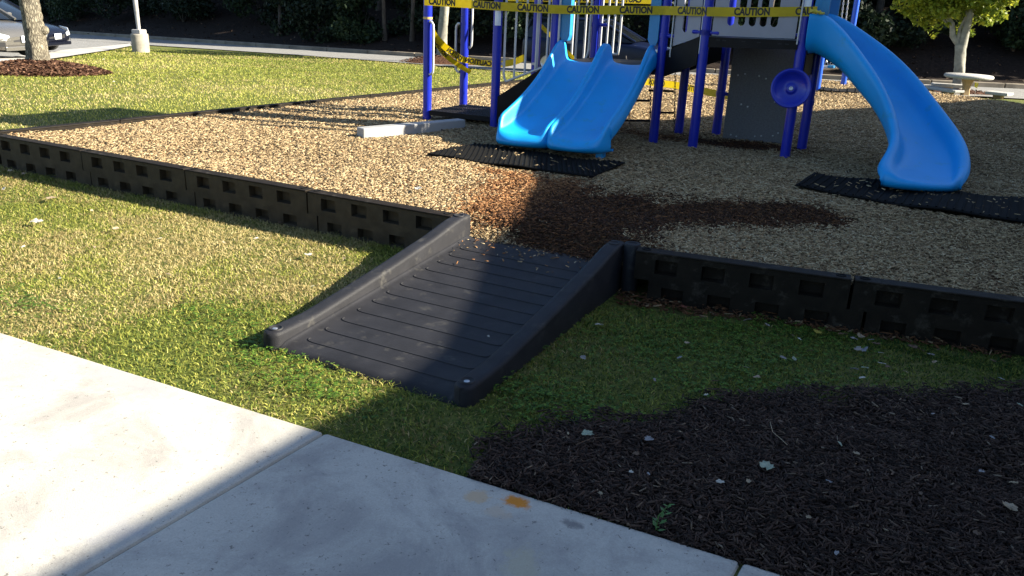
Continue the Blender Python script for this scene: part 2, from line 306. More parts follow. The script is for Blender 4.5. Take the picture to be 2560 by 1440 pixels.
def wetf(x,y):
    """damp, freshly turned chips (orange brown) near the ramp head"""
    def g(a,b,rx,ry,rot):
        c,s=math.cos(rot),math.sin(rot); u=((x-a)*c+(y-b)*s)/rx; v=(-(x-a)*s+(y-b)*c)/ry; return np.exp(-(u*u+v*v)**1.3)
    k=np.maximum.reduce([g(.15,.75,.42,.5,0),g(.0,1.35,.5,.55,.2),g(.75,1.0,.55,.75,0),g(1.35,1.35,.6,.42,.3),g(1.95,1.65,.4,.3,.4),g(.75,.35,.5,.3,0),g(-.45,1.75,.3,.15,0),g(.8,4.75,.75,.3,0)*.8,g(-.1,4.7,.5,.2,0)*.6])
    return np.clip(k*1.5+.5*(vnoise(x,y,7,5)-.55),0,1)
def chipset(n,xr,yr,poly,dens,size,h,seed):
    r=np.random.default_rng(seed); x=r.uniform(*xr,n); y=r.uniform(*yr,n); d=np.hypot(x-CP[0],y-CP[1])
    az=(x-CP[0])*cr[0]+(y-CP[1])*cr[1]; dep=(x-CP[0])*cf[0]+(y-CP[1])*cf[1]
    keep=(r.random(n)<dens(d))&(az<.80*np.maximum(dep,.1)+1.9)&(az>-.70*np.maximum(dep,.1)-1.0); x,y,d=x[keep],y[keep],d[keep]
    if poly is not None: k=inside(x,y,poly); x,y,d=x[k],y[k],d[k]
    n=len(x); L=size[0]*r.uniform(.45,1.5,n)*np.clip(d/7,.9,2.2)**.6; W=size[1]*r.uniform(.5,1.5,n)*np.clip(d/7,.9,2.2)**.6; H=np.minimum(size[2]*r.uniform(.5,1.5,n),W)
    a=r.uniform(0,math.pi,n); tl=r.normal(0,.22,n); ro=r.normal(0,.4,n)
    ux=np.stack([np.cos(a)*np.cos(tl),np.sin(a)*np.cos(tl),np.sin(tl)],-1); up=np.stack([-np.sin(tl)*np.cos(a),-np.sin(tl)*np.sin(a),np.cos(tl)],-1)
    uy=np.cross(up,ux); uy,up=uy*np.cos(ro)[:,None]+up*np.sin(ro)[:,None],up*np.cos(ro)[:,None]-uy*np.sin(ro)[:,None]
    z=h(x,y)+r.uniform(0,.022,n); c=np.stack([x,y,z],-1)
    V=[]
    for sz in (0,1):
        for sx,sy in((-1,-1),(1,-1),(1,1),(-1,1)):
            tp=r.uniform(.6,1,n)
            V.append(c+ux*(sx*L/2)[:,None]+uy*(sy*W/2*tp)[:,None]+up*((sz-.5)*H)[:,None])
    V=np.stack(V,1).reshape(-1,3); b=(np.arange(n)*8)[:,None,None]
    F=(b+np.array([(4,5,6,7),(0,1,5,4),(1,2,6,5),(2,3,7,6),(3,0,4,7)])[None]).reshape(-1,4)
    return V,F,x,y,r,n
V,F,x,y,r,n=chipset(1500000,(-5.1,6.5),(0,15.5),PLAY,lambda d:np.clip((5.5/d)**1.7,0,1),(.031,.0062,.004),hch,3)
MATS=[[at(1185,366,.25)[:2],at(1562,412,.25)[:2],at(1482,440,.25)[:2],at(1068,392,.25)[:2]],[at(2035,437,.26)[:2],at(2580,505,.26)[:2],at(2575,566,.26)[:2],at(1985,480,.26)[:2]]]
km=(inside(x,y,MATS[0])|inside(x,y,MATS[1]))&(r.random(n)>.012)&(vnoise(x,y,4,77)<.98)
V=V.reshape(-1,8,3); V[inside(x,y,MATS[0])|inside(x,y,MATS[1]),:,2]+=.05; idx=np.nonzero(~km)[0]; V=V[idx].reshape(-1,3); x,y=x[idx],y[idx]; n=len(x); F=((np.arange(n)*8)[:,None,None]+np.array([(4,5,6,7),(0,1,5,4),(1,2,6,5),(2,3,7,6),(3,0,4,7)])[None]).reshape(-1,4)
rn=np.clip(r.beta(1.6,1.5,n)+.15*(vnoise(x,y,.8,8)-.5),0,1); wt=wetf(x,y); wt=(wt>r.uniform(.1,.9,n))*1.0; rn=np.clip(rn-wt*np.clip((x+.05)*1.1,0,.5),0,1)  # damp chips darken toward the right: building shade put into their tone
fast('wood_chips',V,F,M['chips'],{'rnd':np.repeat(rn,5),'wet':np.repeat(wt,5)},kind='stuff')
print('chips',n)
# spilled chips on ramp head and just outside the border corner
def rampz(x,y): return .018+.128*(np.asarray(y)+1.72)/1.72+0*x
V,F,x,y,r,n=chipset(700,(.12,1.08),(-.42,.06),None,lambda d:1,(.022,.006,.004),lambda x,y:rampz(x,y)+.003,5)
pw=np.exp((y[:]-.06)/.16); kp=r.random(n)<pw*.4; idx=np.nonzero(kp)[0]
V=V.reshape(-1,8,3)[idx].reshape(-1,3); F=((np.arange(len(idx))*8)[:,None,None]+np.array([(4,5,6,7),(0,1,5,4),(1,2,6,5),(2,3,7,6),(3,0,4,7)])[None]).reshape(-1,4)
fast('spilled_chips',V,F,M['chips'],{'rnd':np.repeat(r.random(len(idx)),5),'wet':np.repeat((r.random(len(idx))<.5)*1.,5)},kind='stuff')
V,F,x,y,r,n=chipset(9000,(1.2,3.4),(-.32,.3),[(1.2,.05),(1.25,-.18),(1.7,-.14),(2.0,0),(3.3,.22),(3.3,.34),(1.3,.05)],lambda d:.35,(.04,.009,.005),lambda x,y:0*x+.008,6)
fast('chips_outside_border',V,F,M['chips'],{'rnd':np.repeat(r.random(n)*.4,5),'wet':np.repeat((r.random(n)<.85)*1.,5)},kind='stuff')
# dark mulch bed
def inmulch(x,y,j=0.):
    x=np.asarray(x,float); y=np.asarray(y,float); jr=np.random.default_rng(99); w=np.where(y<-2.1,0,1); return inside(x+w*(.16*(vnoise(x,y,4.5,31)-.5)+.14*(vnoise(x,y,19,33)-.5)+j*(jr.random(x.shape)-.5)),y+w*(.15+.15*(vnoise(x,y,4,32)-.5)+.14*(vnoise(x,y,21,34)-.5)+j*(jr.random(x.shape)-.5)),MULCH)
hm=lambda x,y:np.maximum(.009,.016+.05*(vnoise(x,y,1.7,11)-.45)+.03*(vnoise(x,y,5,12)-.5)+0*np.asarray(x))
gx=np.arange(1.1,6,.03); gy=np.arange(-2.3,.7,.03); X,Y=np.meshgrid(gx,gy,indexing='ij'); Z=hm(X,Y)
cx=np.array([p[0] for p in MULCH]); 
ins=inmulch(X.ravel(),Y.ravel()).reshape(X.shape)&(Y<.3+.155*(X-2.47)); I=np.arange(X.size).reshape(X.shape)
F=np.stack([I[:-1,:-1],I[1:,:-1],I[1:,1:],I[:-1,1:]],-1); k=ins[:-1,:-1]|ins[1:,:-1]|ins[1:,1:]|ins[:-1,1:]; F=F[k]
cnt=ins.astype(float); 
for _ in range(2): cnt=(cnt+np.roll(cnt,1,0)+np.roll(cnt,-1,0)+np.roll(cnt,1,1)+np.roll(cnt,-1,1))/5
Z=np.where(cnt>.97,Z,-.012+(Z+.012)*np.clip((cnt-.1)/.9,0,1))
us,inv=np.unique(F,return_inverse=True)
fast('mulch_bed_ground',np.stack([X,Y,Z],-1).reshape(-1,3)[us],inv.reshape(F.shape),M['mulchbase'],kind='structure',smooth=True)
cxm,cym=np.mean([p[0] for p in MULCH]),np.mean([p[1] for p in MULCH]); MB_=[(cxm+(a-cxm)*1.04,min(cym+(b-cym)*1.05,b+.1) if b>-2.2 else b) for a,b in MULCH]
MB_=[(a,b) for a,b in MB_]
def hm2(x,y): return np.where(inside(np.asarray(x),np.asarray(y),MULCH),hm(x,y)*np.clip(.35+(y-ye(x))*3,0,1),.012)+.002
V,F,x,y,r,n=chipset(260000,(1.1,6.0),(-2.25,.9),None,lambda d:1,(.034,.0048,.004),hm2,9)
km=inmulch(x,y,.22)&(y<.1+.155*(x-1.3)); idx=np.nonzero(km)[0]; V=V.reshape(-1,8,3)[idx].reshape(-1,3); n=len(idx); F=((np.arange(n)*8)[:,None,None]+np.array([(4,5,6,7),(0,1,5,4),(1,2,6,5),(2,3,7,6),(3,0,4,7)])[None]).reshape(-1,4)
fast('shredded_mulch',V,F,M['shred'],{'rnd':np.repeat(r.random(n),5)},kind='stuff')
print('mulch',n)
# ---- grass blades ----
def blades(name,x,y,z,hgt,wid,mat,rnd,dry,seed,lean=.5):
    r=np.random.default_rng(seed); n=len(x); a=r.uniform(0,2*math.pi,n); b=r.uniform(0,2*math.pi,n); H=hgt*r.uniform(.45,1.35,n); W=wid*r.uniform(.6,1.3,n)
    wv=np.stack([np.cos(a),np.sin(a),0*a],-1)*W[:,None]/2; ln=r.uniform(.1,1,n)*lean
    l1=np.stack([np.cos(b)*ln,np.sin(b)*ln,1+0*a],-1)*(H*.55)[:,None]; l2=l1+np.stack([np.cos(b)*ln*2.2,np.sin(b)*ln*2.2,.8-.5*ln],-1)*(H*.45)[:,None]
    c=np.stack([x,y,z],-1); V=np.stack([c-wv,c+wv,c+l1+wv*.8,c+l1-wv*.8,c+l2],1).reshape(-1,3); o=(np.arange(n)*5)[:,None]
    F=np.concatenate([o+np.array([[0,1,2]]),o+np.array([[0,2,3]]),o+np.array([[3,2,4]])],1).reshape(-1,3)
    return fast(name,V,F,mat,{'rnd':np.repeat(rnd,3),'dry':np.repeat(dry,3)},kind='stuff')
def dryf(x,y):
    d=1.5*(vnoise(x,y,1.3,21)-.5)+1.0*(vnoise(x,y,4,22)-.5)+.40+.18*np.clip(-x-.6,0,1)
    d=d-.9*np.clip((x-.7)*4,0,1)-.9*np.exp(-((x-.2)**2/.5+(y+1.95)**2/.1))-.35*np.clip((x-1.1)*3,0,1)
    return d
def grassset(n,xr,yr,cond,seed):
    r=np.random.default_rng(seed); x=r.uniform(*xr,n); y=r.uniform(*yr,n)
    az=(x-CP[0])*cr[0]+(y-CP[1])*cr[1]; dep=(x-CP[0])*cf[0]+(y-CP[1])*cf[1]
    k=cond(x,y)&(az<.80*np.maximum(dep,.1)+1.8)&(az>-.68*np.maximum(dep,.1)-.8); return x[k],y[k],r
def nearcond(x,y):
    k=(y>ye(x)-.014+.01*np.sin(x*9)+.012*(vnoise(x,y,30,2)-.5))&(y<.1)
    k&=~((x>.0)&(x<1.19)&(y>-1.72)); k&=~((x<=0.1)&(y>.05))
    edge=inmulch(x,y,.16); k&=~edge
    k&=~((x>1.19)&(y>.02+.145*(x-1.3))); k&=~((x>1.19)&(x<2.0)&(y>-.17+.1*(x-1.2)+.1*(vnoise(x,y,8,3)-.5)))
    return k
x,y,r=grassset(310000,(-6.4,5.6),(-2.35,.4),nearcond,41)
x2,y2,_=grassset(36000,(1.2,6.0),(0,.7),lambda x,y:(y<.02+.155*(x-1.3))&(y>0)&(x>2.0),42)
x=np.concatenate([x,x2]); y=np.concatenate([y,y2]); n=len(x); print('grass',n)
dd=dryf(x,y); dry=(dd+.35*r.normal(size=n)>.42)*1.; rn=np.clip(r.beta(1.6,1.9,n)+.3*(vnoise(x,y,.9,24)-.5)-.25*np.clip((x-.75)*3,0,1),0,1)  # lusher grass right of the ramp, also darkened to carry the building's shade
hh=.021*(1+.5*(vnoise(x,y,3,25)-.4)); hh=np.where((y>-.1)&(x<0),hh*1.5,hh); hh=np.where(y<-2.18,hh*.9,hh)
blades('grass',x,y,0*x-.002,hh,.0052,M['grass'],rn,dry,43,lean=1.2)
# lawn behind the playground: larger sparse tufts
def farcond(x,y):
    u=(x-2.76)*-.4487+(y+4.52)*.8937
    return (~inside(x,y,[(-5.25,-.1),(5,-.1),(8,12),(2,16),(-4.2,13),(-4.1,8.1)]))&(u<33)&(y>.2)
x,y,r=grassset(900000,(-30,3),(0.1,24),lambda x,y:farcond(x,y),44)
d=np.hypot(x-CP[0],y-CP[1]); k=r.random(len(x))<np.clip((9/d)**1.6,0,1); x,y,d=x[k],y[k],d[k]
FARX,FARY=x,y
# stage: filtered against road / pavement polygons below
# ---- road, kerb, bank ----
farE=[(-130.,30.),(-90.,36.),(-62.,34.),(-44.7,30.6),(-33.6,29.1),(-26.9,27.9),(-21.6,27.2),(-17.8,27.0),(-5.5,28.5),(1.6,30.4),(5.2,31.9),(14,35),(40,44)]
nearE=[(-46.,24.0),(-32.6,21.9),(-25.6,21.7),(-21.1,21.5),(-13.5,20.4),(-10.2,19.4),(-5,19.6),(0,21.3),(4.7,23.0),(14,26.5),(42,36)]
def resamp(P,n):
    P=np.array(P); s=np.r_[0,np.cumsum(np.hypot(*np.diff(P,axis=0).T))]; t=np.linspace(0,s[-1],n); return np.stack([np.interp(t,s,P[:,0]),np.interp(t,s,P[:,1])],-1)
nr=200; fe=resamp(farE,nr); ne=resamp(nearE,nr)
for _ in range(4):
    fe[1:-1]=(fe[:-2]+fe[1:-1]*2+fe[2:])/4; ne[1:-1]=(ne[:-2]+ne[1:-1]*2+ne[2:])/4
G=[]
for k in range(13):
    t=k/12; P=ne*(1-t)+fe*t; G.append([(p[0],p[1],T(p[0],p[1])+.035) for p in P])
mb=MB(); mb.grid(G,flip=True); tag(mb.build('road',M['asphalt']),kind='structure')
nrm=np.gradient(fe,axis=0); nrm=np.stack([-nrm[:,1],nrm[:,0]],-1); nrm/=np.linalg.norm(nrm,axis=1)[:,None]
# kerb in lengths
kb=MB(); i=0
while i<nr-3:
    L_=3; a,b=fe[i],fe[i+L_]; na,nb=nrm[i],nrm[i+L_]; g=(b-a)*.008
    def col4(p,nv,z0,z1): return z0
    za=T(*a)+.04; zb=T(*b)+.04
    pts=[(a+g,za),(b-g,zb)]
    A0=(*(a+g),za-.1);B0=(*(b-g),zb-.1);B1=(*(b-g+nb*.28),zb-.1);A1=(*(a+g+na*.28),za-.1)
    A0t=(*(a+g+na*.03),za+.16);B0t=(*(b-g+nb*.03),zb+.16);B1t=(*(b-g+nb*.28),zb+.16);A1t=(*(a+g+na*.28),za+.16)
    kb.hexa([A0,B0,B1,A1],[A0t,B0t,B1t,A1t]); i+=L_
tag(kb.build('kerb',M['curb'],bev=.02),kind='structure')
G=[]
for off,zz in ((.24,.08),(.3,.19),(1,.28),(2.5,.62),(4.5,1.25),(7,1.9),(11,2.6),(18,3.2),(40,3.6),(90,4)):
    G.append([(p[0]+q[0]*off,p[1]+q[1]*off,T(p[0],p[1])+zz+(.15*(vnoise(p[0]+q[0]*off,p[1]+q[1]*off,.5,3)-.5) if off>.5 else 0)) for p,q in zip(fe,nrm)])
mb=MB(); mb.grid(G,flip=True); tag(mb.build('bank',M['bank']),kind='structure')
def bankz(x,y):
    d=np.hypot(fe[:,0]-x,fe[:,1]-y); i=int(d.argmin()); i=min(max(i,1),nr-2); off=(x-fe[i,0])*nrm[i,0]+(y-fe[i,1])*nrm[i,1]
    return T(*fe[i])+float(np.interp(off,[.24,.3,1,2.5,4.5,7,11,18,40,90],[.08,.19,.28,.62,1.25,1.9,2.6,3.2,3.6,4]))
def bankp(s,off):   # place on the bank: s metres along x of the kerb, off metres behind it
    i=int(np.abs(fe[:,0]-s).argmin()); p=fe[i]+nrm[i]*off; return np.array([p[0],p[1],bankz(*p)])
# litter on the bank
def quads(name,C,size,mat,rnd,seed,flat=False,kind='stuff',parent=None,elong=1.5):
    r=np.random.default_rng(seed); n=len(C); a=r.normal(size=(n,3)); 
    if flat: a[:,2]*=.25
    a/=np.linalg.norm(a,axis=1)[:,None]; b=r.normal(size=(n,3)); 
    if flat: b[:,2]*=.25
    b-=a*(a*b).sum(1)[:,None]; b/=np.linalg.norm(b,axis=1)[:,None]; s=(size*r.uniform(.5,1.3,n))[:,None]
    V=np.stack([C-a*s*elong/2,C+b*s*.42+a*s*.08,C+a*s*elong/2,C-b*s*.42+a*s*.08],1).reshape(-1,3); F=np.arange(n*4).reshape(n,4)
    return fast(name,V,F,mat,{'rnd':rnd},kind=kind,parent=parent)
r=np.random.default_rng(5); C=[]
for k in range(6500):
    i=r.integers(60,nr-14); off=r.uniform(.3,9)**1.0; p=fe[i]+nrm[i]*off+r.uniform(-.4,.4,2); C.append((p[0],p[1],bankz(*p)+.04))
quads('leaf_litter',np.array(C),.09,M['litter'],r.random(len(C)),6,flat=True)
# far pavement beside the parking bay, left
wl=[atT(*q) for q in ((-60,186),(0,173),(125,152),(200,140),(270,129),(330,117))]; wf=[atT(*q) for q in ((-60,160),(0,150),(125,135),(170,127),(240,121),(325,112))]
G=[]
def strip(A,B,n=40,m=5,z=.03):
    A=resamp([p[:2] for p in A],n); B=resamp([p[:2] for p in B],n); return [[(*(a*(1-t)+b*t),T(*(a*(1-t)+b*t))+z) for a,b in zip(A,B)] for t in np.linspace(0,1,m)]
mb=MB(); mb.grid(strip(wl,wf,z=.05),flip=True); tag(mb.build('pavement',M['walkfar']),kind='structure')
mb=MB()
back=[(-30,6),(-32,12),(-36,20),(-38,24)]
mb.grid(strip(wf,[(-28,2,0),(-31,9,0),(-34,15,0),(-36,20,0),(-37,22,0),(-37,23,0)],z=.03,m=14),flip=True); tag(mb.build('parking_lot',M['asphalt']),kind='structure')
# far lawn blades filtered
x,y=FARX,FARY
roadpoly=[tuple(p) for p in ne]+[tuple(p) for p in fe[::-1]]
wpoly=[tuple(p[:2]) for p in wl]+[(-37,23),(-28,2)]
k=~inside(x,y,roadpoly)&~inside(x,y,wpoly)
TREES=[(atT(100,182),1.25,.85),(atT(1105,160),1.2,1.),(atT(2400,207),1.4,1.)]
for p,rx,_ in TREES[:2]: k&=np.hypot(x-p[0],y-p[1])>rx
x,y=x[k],y[k]; n=len(x); print('far grass',n); r=np.random.default_rng(8)
d=np.hypot(x-CP[0],y-CP[1]); sc=np.clip(d/7,1,4)
dry=(.7*(vnoise(x,y,.5,51)-.5)+.5*(vnoise(x,y,1.7,52)-.5)+.1+.3*r.normal(size=n)>.38)*1.
blades('far_grass',x,y,T(x,y)-.003,.028*sc**.35,.006*sc**.9,M['grass'],np.clip(.25+.5*r.beta(2,2,n)+.35*(vnoise(x,y,.25,53)-.5)+.05,0,1),dry,54,lean=1.0)
# clover patches near the ramp foot
def clover(x,y,z,s,seed):
    r=np.random.default_rng(seed); n=len(x); Vs=[];a0=r.uniform(0,6.28,n)
    for k in range(3):
        a=a0+k*2.094; dx=np.stack([np.cos(a),np.sin(a),r.uniform(-.15,.35,n)],-1); dy=np.stack([-np.sin(a),np.cos(a),r.uniform(-.2,.2,n)],-1); c=np.stack([x,y,z],-1)
        Vs.append(np.stack([c,c+(dx*.6+dy*.45)*s[:,None],c+dx*s[:,None],c+(dx*.6-dy*.45)*s[:,None]],1))
    return np.stack(Vs,1).reshape(-1,3),n*3
r=np.random.default_rng(9); cx=[];cy=[]
for (px,py,rx,ry,m) in ((530,790,.2,.12,130),(640,850,.2,.1,110),(690,900,.3,.14,190),(740,950,.3,.12,150),(830,1000,.3,.1,110),(1750,900,.7,.35,1500),(1400,1010,.35,.15,500),(1900,830,.5,.2,700),(60,760,.3,.1,200)):
    p=at(px,py,0); cx.append(r.normal(p[0],rx/1.6,m)); cy.append(r.normal(p[1],ry/1.3,m))
x=np.concatenate(cx);y=np.concatenate(cy); k=nearcond(x,y)&(y>ye(x)+.01); x,y=x[k],y[k]
V,n=clover(x,y,r.uniform(.012,.034,len(x)),r.uniform(.008,.015,len(x)),10)
fast('clover',V,np.arange(n*4).reshape(n,4),M['clover'],{'rnd':r.random(n)},kind='stuff')
# ================= PLAYGROUND BORDER =================
def timber(name,origin,ang,label,group,L=1.22,H=.30,D=.085,mat='black'):
    """border timber: near end at origin, running along ang; pockets open on the outer side"""
    t=thing(name,(origin[0],origin[1],0),label,'border',group)
    ux=np.array([math.cos(ang),math.sin(ang),0]); uy=np.array([-math.sin(ang),math.cos(ang),0]); O=np.array([origin[0],origin[1],0.])
    W=lambda x,y,z:O+ux*x+uy*y+np.array([0,0,z])
    mb=MB(); zs=[-.06,.02,.095,.13,.175,.262,H]; pk=[.125+.27*i for i in range(4)]; w=.13
    def panel(x0,x1,zlist,rows):
        for zi in range(len(zlist)-1):
            z0,z1=zlist[zi],zlist[zi+1]; sh=rows.get(zi)
            if sh is None: mb.add([W(x0,0,z0),W(x1,0,z0),W(x1,0,z1),W(x0,0,z1)],[(0,1,2,3)]); continue
            c=x0
            for p in pk:
                a=p+sh; b=a+w
                mb.add([W(c,0,z0),W(a,0,z0),W(a,0,z1),W(c,0,z1)],[(0,1,2,3)])
                q=.055; P=[W(a,0,z0),W(b,0,z0),W(b,0,z1),W(a,0,z1)]; Q=[W(a+.006,q,z0+.005),W(b-.006,q,z0+.005),W(b-.006,q,z1-.005),W(a+.006,q,z1-.005)]
                mb.add(P+Q,[(4,5,6,7),(0,1,5,4),(1,2,6,5),(2,3,7,6),(3,0,4,7)]); c=b
            mb.add([W(c,0,z0),W(x1,0,z0),W(x1,0,z1),W(c,0,z1)],[(0,1,2,3)])
    g=.006
    panel(g,L-g,zs[3:-1]+[H-.012],{1:0.}); panel(g+.09,L-g+.09,zs[:4],{1:.05})
    # ends, seam ledge, back, underside of upper tongue
    for (x0,x1,z0,z1) in ((g,L-g,.13,H-.012),(g+.09,L-g+.09,-.06,.13)):
        mb.add([W(x0,0,z0),W(x0,D,z0),W(x0,D,z1),W(x0,0,z1)],[(3,2,1,0)]); mb.add([W(x1,0,z0),W(x1,D,z0),W(x1,D,z1),W(x1,0,z1)],[(0,1,2,3)])
        mb.add([W(x0,D,z0),W(x1,D,z0),W(x1,D,z1),W(x0,D,z1)],[(3,2,1,0)])
    mb.add([W(g,0,.13),W(L+.09,0,.13),W(L+.09,D,.13),W(g,D,.13)],[(0,1,2,3)])
    body=mb.build('timber_body',M[mat],t)
    cp=MB(); cp.box(W(L/2,D/2,H-.006),(L-2*g,D+.012,.012),ang); cp.build('top_cap',M['black'],t,bev=.005)
    for xx in (.06,L-.06):
        s=MB(); s.lathe([(.028,.0005),(.026,.004),(.019,.004),(.017,.0006),(.001,.0006)],W(xx,D/2+.004,H),(0,0,1),20); s.build('stake_hole',M['rubber'],t)
    return t
lt=['black border timber with honeycomb pockets touching the left ramp rail','second black border timber left of the ramp','third black border timber left of the ramp, mid way to the corner','fourth black border timber left of the ramp, at the far corner of the chips','black border timber cut by the left edge of the photo, beyond the corner joint']
ang=math.pi
def mirror_timber(k):   # runs toward +x from its left end
    return timber('border_timber',(-1.22*(k+1)+.03,0),0,lt[k],'border timbers left of the ramp',mat='grasslit')
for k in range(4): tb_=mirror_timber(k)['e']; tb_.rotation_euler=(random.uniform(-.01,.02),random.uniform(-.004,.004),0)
# back left side: from the corner going back
c0=np.array([-5.02,.1]); c1=np.array([-3.98,8.04]); a=math.atan2(*(c1-c0)[::-1])
dirs=(c1-c0)/np.linalg.norm(c1-c0)
for k in range(9):
    p=c0+dirs*(1.22*k); e=p+dirs*1.22
    lab=['low black border piece behind the far left corner of the chip bed','second border piece behind the left corner, shaded part way'][k] if k<2 else None
    t=timber('border_timber',e,a+math.pi,lab or 'low dark border piece edging the chip bed against the back lawn','border pieces between chip bed and back lawn')
# right side
rp=[(1.3,-.02),(2.495,.155),(3.69,.35),(4.86,.6)]
rl=['black border timber meeting the right ramp rail, in building shade','black border timber at the right edge of the photo, in building shade','black border timber beyond the right edge of the shaded border']
for k in range(3):
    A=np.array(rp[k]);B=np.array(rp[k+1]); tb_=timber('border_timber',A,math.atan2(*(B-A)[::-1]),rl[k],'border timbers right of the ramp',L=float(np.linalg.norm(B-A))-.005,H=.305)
# ================= RAMP =================
rt=thing('ramp',(.6,-.85,0),'black plastic access ramp with two side rails rising into the chip bed','ramp')
mb=MB(); G=[]
for yy in np.linspace(-1.75,.12,28):
    row=[]
    for xx in (.07,.098,.106,.125,.3,.6,.9,1.065,1.084,1.092,1.12):
        z=float(rampz(0,yy)) + (.022 if xx in(.098,1.092) else .010 if xx in(.106,1.084) else 0)
        if yy<-1.70: z=.002+0*z
        row.append((xx,yy,z))
    G.append(row)
mb.grid(G); dk=mb.build('ramp_deck',M['rampblack'],rt); dm=dk.modifiers.new('s','SOLIDIFY'); dm.thickness=.012; dm.offset=-1
gr=MB()
for i in range(12):
    y0=-1.60+i*.134; P=[]
    for k in range(5):
        t_=k/4*math.pi/2; P.append((.185+.03*(1-math.sin(t_)) -.03,y0+.035*math.cos(t_)))
    P=[(.165,y0+.035),(.16,y0+.025),(.165,y0+.013),(.18,y0+.004),(.21,y0)]+[(v,y0) for v in np.linspace(.3,.9,7)]+[(.99,y0),(1.025,y0+.004),(1.04,y0+.014),(1.044,y0+.026)]
    gr.tube([(p[0],p[1],float(rampz(0,p[1]))+.0005) for p in P],.0032,6)
gr.build('tread_line',M['groove'],rt)
for side,x0,lab in ((0,0.,'sunlit side rail with a steel pin at its foot'),(1,1.09,'shaded side rail')):
    mb=MB(); G=[]; ypr=[-1.70,-1.45,-1.35,-1.1,-.8,-.3,-.08,.02,.12]; zpr=[.098,.098,.108,.137,.175,.245,.288,.302,.302]
    cxr=x0+.05; yys=list(np.linspace(-1.70,.12,60))
    sec=lambda w,z:[(-w,0.),(-w,z-.022),(-w+.005,z-.008),(-w+.016,z-.001),(-w*.4,z),(w*.4,z),(w-.016,z-.001),(w-.005,z-.008),(w,z-.022),(w,0.)]
    for j,th in enumerate(np.linspace(0,math.pi/2,7)[:-1]):   # rounded foot
        w=.05*math.sin(th)+.0005; yy=-1.70-.05*math.cos(th)
        G.append([(cxr+a*1.0,yy,b) for a,b in [(q[0],q[1]-.012*math.cos(th)**3 if q[1]>0 else -.05) for q in (sec(max(w,.02),.098) if w>.02 else [(s_*w/.02,z_) for s_,z_ in sec(.02,.098)])]])
    for yy in yys:
        z=float(np.interp(yy,ypr,zpr)); G.append([(cxr+a,yy,b if b>0 else -.05) for a,b in sec(.05,z)])
    G.append([(cxr+a*.8,.135,b if b>0 else -.05) for a,b in sec(.05,.285)]); G.append([(cxr,.136,.1)]*10)
    mb.grid(G,flip=(True)); ra=mb.build('side_rail',M['rampblack'],rt); ra['label']=lab
    for yy,zz in ((-1.685,.098),(.05,.3022)):
        s=MB(); s.lathe([(.036,0),(.034,.005),(.029,.006),(.027,.0012),(.0005,.0012)],(cxr,yy,zz),(0,0,1),28); h=s.build('pin_hole',M['groove'],sub(ra,rt))
        if yy<-1: s=MB(); s.lathe([(.0135,.0013),(.013,.002),(.008,.0028),(.0005,.003)],(cxr,yy-.006,zz),(0,0,1),20); s.build('steel_pin',M['steel'],sub(ra,rt))
# connector lugs at the rail heads
for (cx_,cy_,lab) in ((1.245,.09,'right'),):
    s=MB(); s.lathe([(.05,-.3),(.05,-.004),(.046,0),(.03,0),(.028,-.003),(.0005,-.003)],(cx_,cy_,.31),(0,0,1),24); s.build('joint_lug',M['rampblack'],rt)
# ================= PLAY STRUCTURE =================
ps=thing('play_structure',(-.2,4.4,.2),'blue and grey climbing structure with double slide, stairs and curved slide','play structure')
PR=.05
posts={'A':(-2.65,3.82,2.9),'A2':(-2.62,4.60,2.9),'M':(-1.75,3.83,2.9),'M2':(-1.70,4.72,2.9),'F':(-1.14,4.02,3.72),'F2':(-1.05,4.95,3.72),'B':(-.02,4.31,3.72),'b2':(.05,5.03,3.72),
 'D':(.46,4.17,3.2),'b3':(.44,5.22,3.2),'C':(1.40,4.24,3.2),'C2':(1.47,4.82,3.2)}
PO={}
for k,(x,y,h) in posts.items():
    mb=MB(); mb.tube([(x,y,.1),(x,y,h)],PR,20); mb.lathe([(PR,0),(PR*.9,.015),(PR*.5,.03),(.001,.034)],(x,y,h),(0,0,1),20); PO[k]=mb.build('post',M['blue'],ps)
def collar(k,z,d,L=.13):
    x,y,_=posts[k]; d=np.array([*d,0.]); d/=np.linalg.norm(d)
    mb=MB(); mb.tube([(x,y,z-.025),(x,y,z+.025)],PR+.006,20); mb.tube([np.array((x,y,z))+d*.045,np.array((x,y,z))+d*L],.020,12); mb.lathe([(.020,0),(.016,.009),(.008,.014),(.0005,.016)],np.array((x,y,z))+d*L,d,12)
    mb.build('clamp',M['blue'],ps)
# decks
def deckslab(poly,z,th,name='deck'):
    mb=MB(); mb.prism([(p[0],p[1],z-th) for p in poly],(0,0,th)); return mb.build(name,M['deck'],ps,bev=.006)
tp=deckslab([(-2.60,3.79),(-1.80,3.83),(-1.78,4.62),(-2.60,4.60)],.37,.055,'transfer_platform')
mb=MB()
for i in range(15):
    for j in range(14):
        c=(-2.55+.05*i,3.85+.05*j+.0*i,.372); mb.add([(c[0]-.012,c[1]-.012,.3705),(c[0]+.012,c[1]-.012,.3705),(c[0]+.012,c[1]+.012,.3705),(c[0]-.012,c[1]+.012,.3705),(c[0],c[1],.379)],[(0,1,4),(1,2,4),(2,3,4),(3,0,4)])
mb.build('grip_studs',M['deck'],sub(tp,ps))
deckslab([(-1.10,4.08),(-.05,4.32),(.02,5.02),(-1.03,4.95)],1.03,.09)
deckslab([(.5,4.20),(1.38,4.25),(1.44,4.82),(.48,5.2)],1.37,.05)
mb=MB(); mb.prism([(.50,4.15,1.27),(1.37,4.19,1.30),(1.37,4.19,1.385),(.50,4.15,1.37)],(0,.03,0)); fs=mb.build('deck_fascia',M['deck'],ps,bev=.004)
mb=MB()
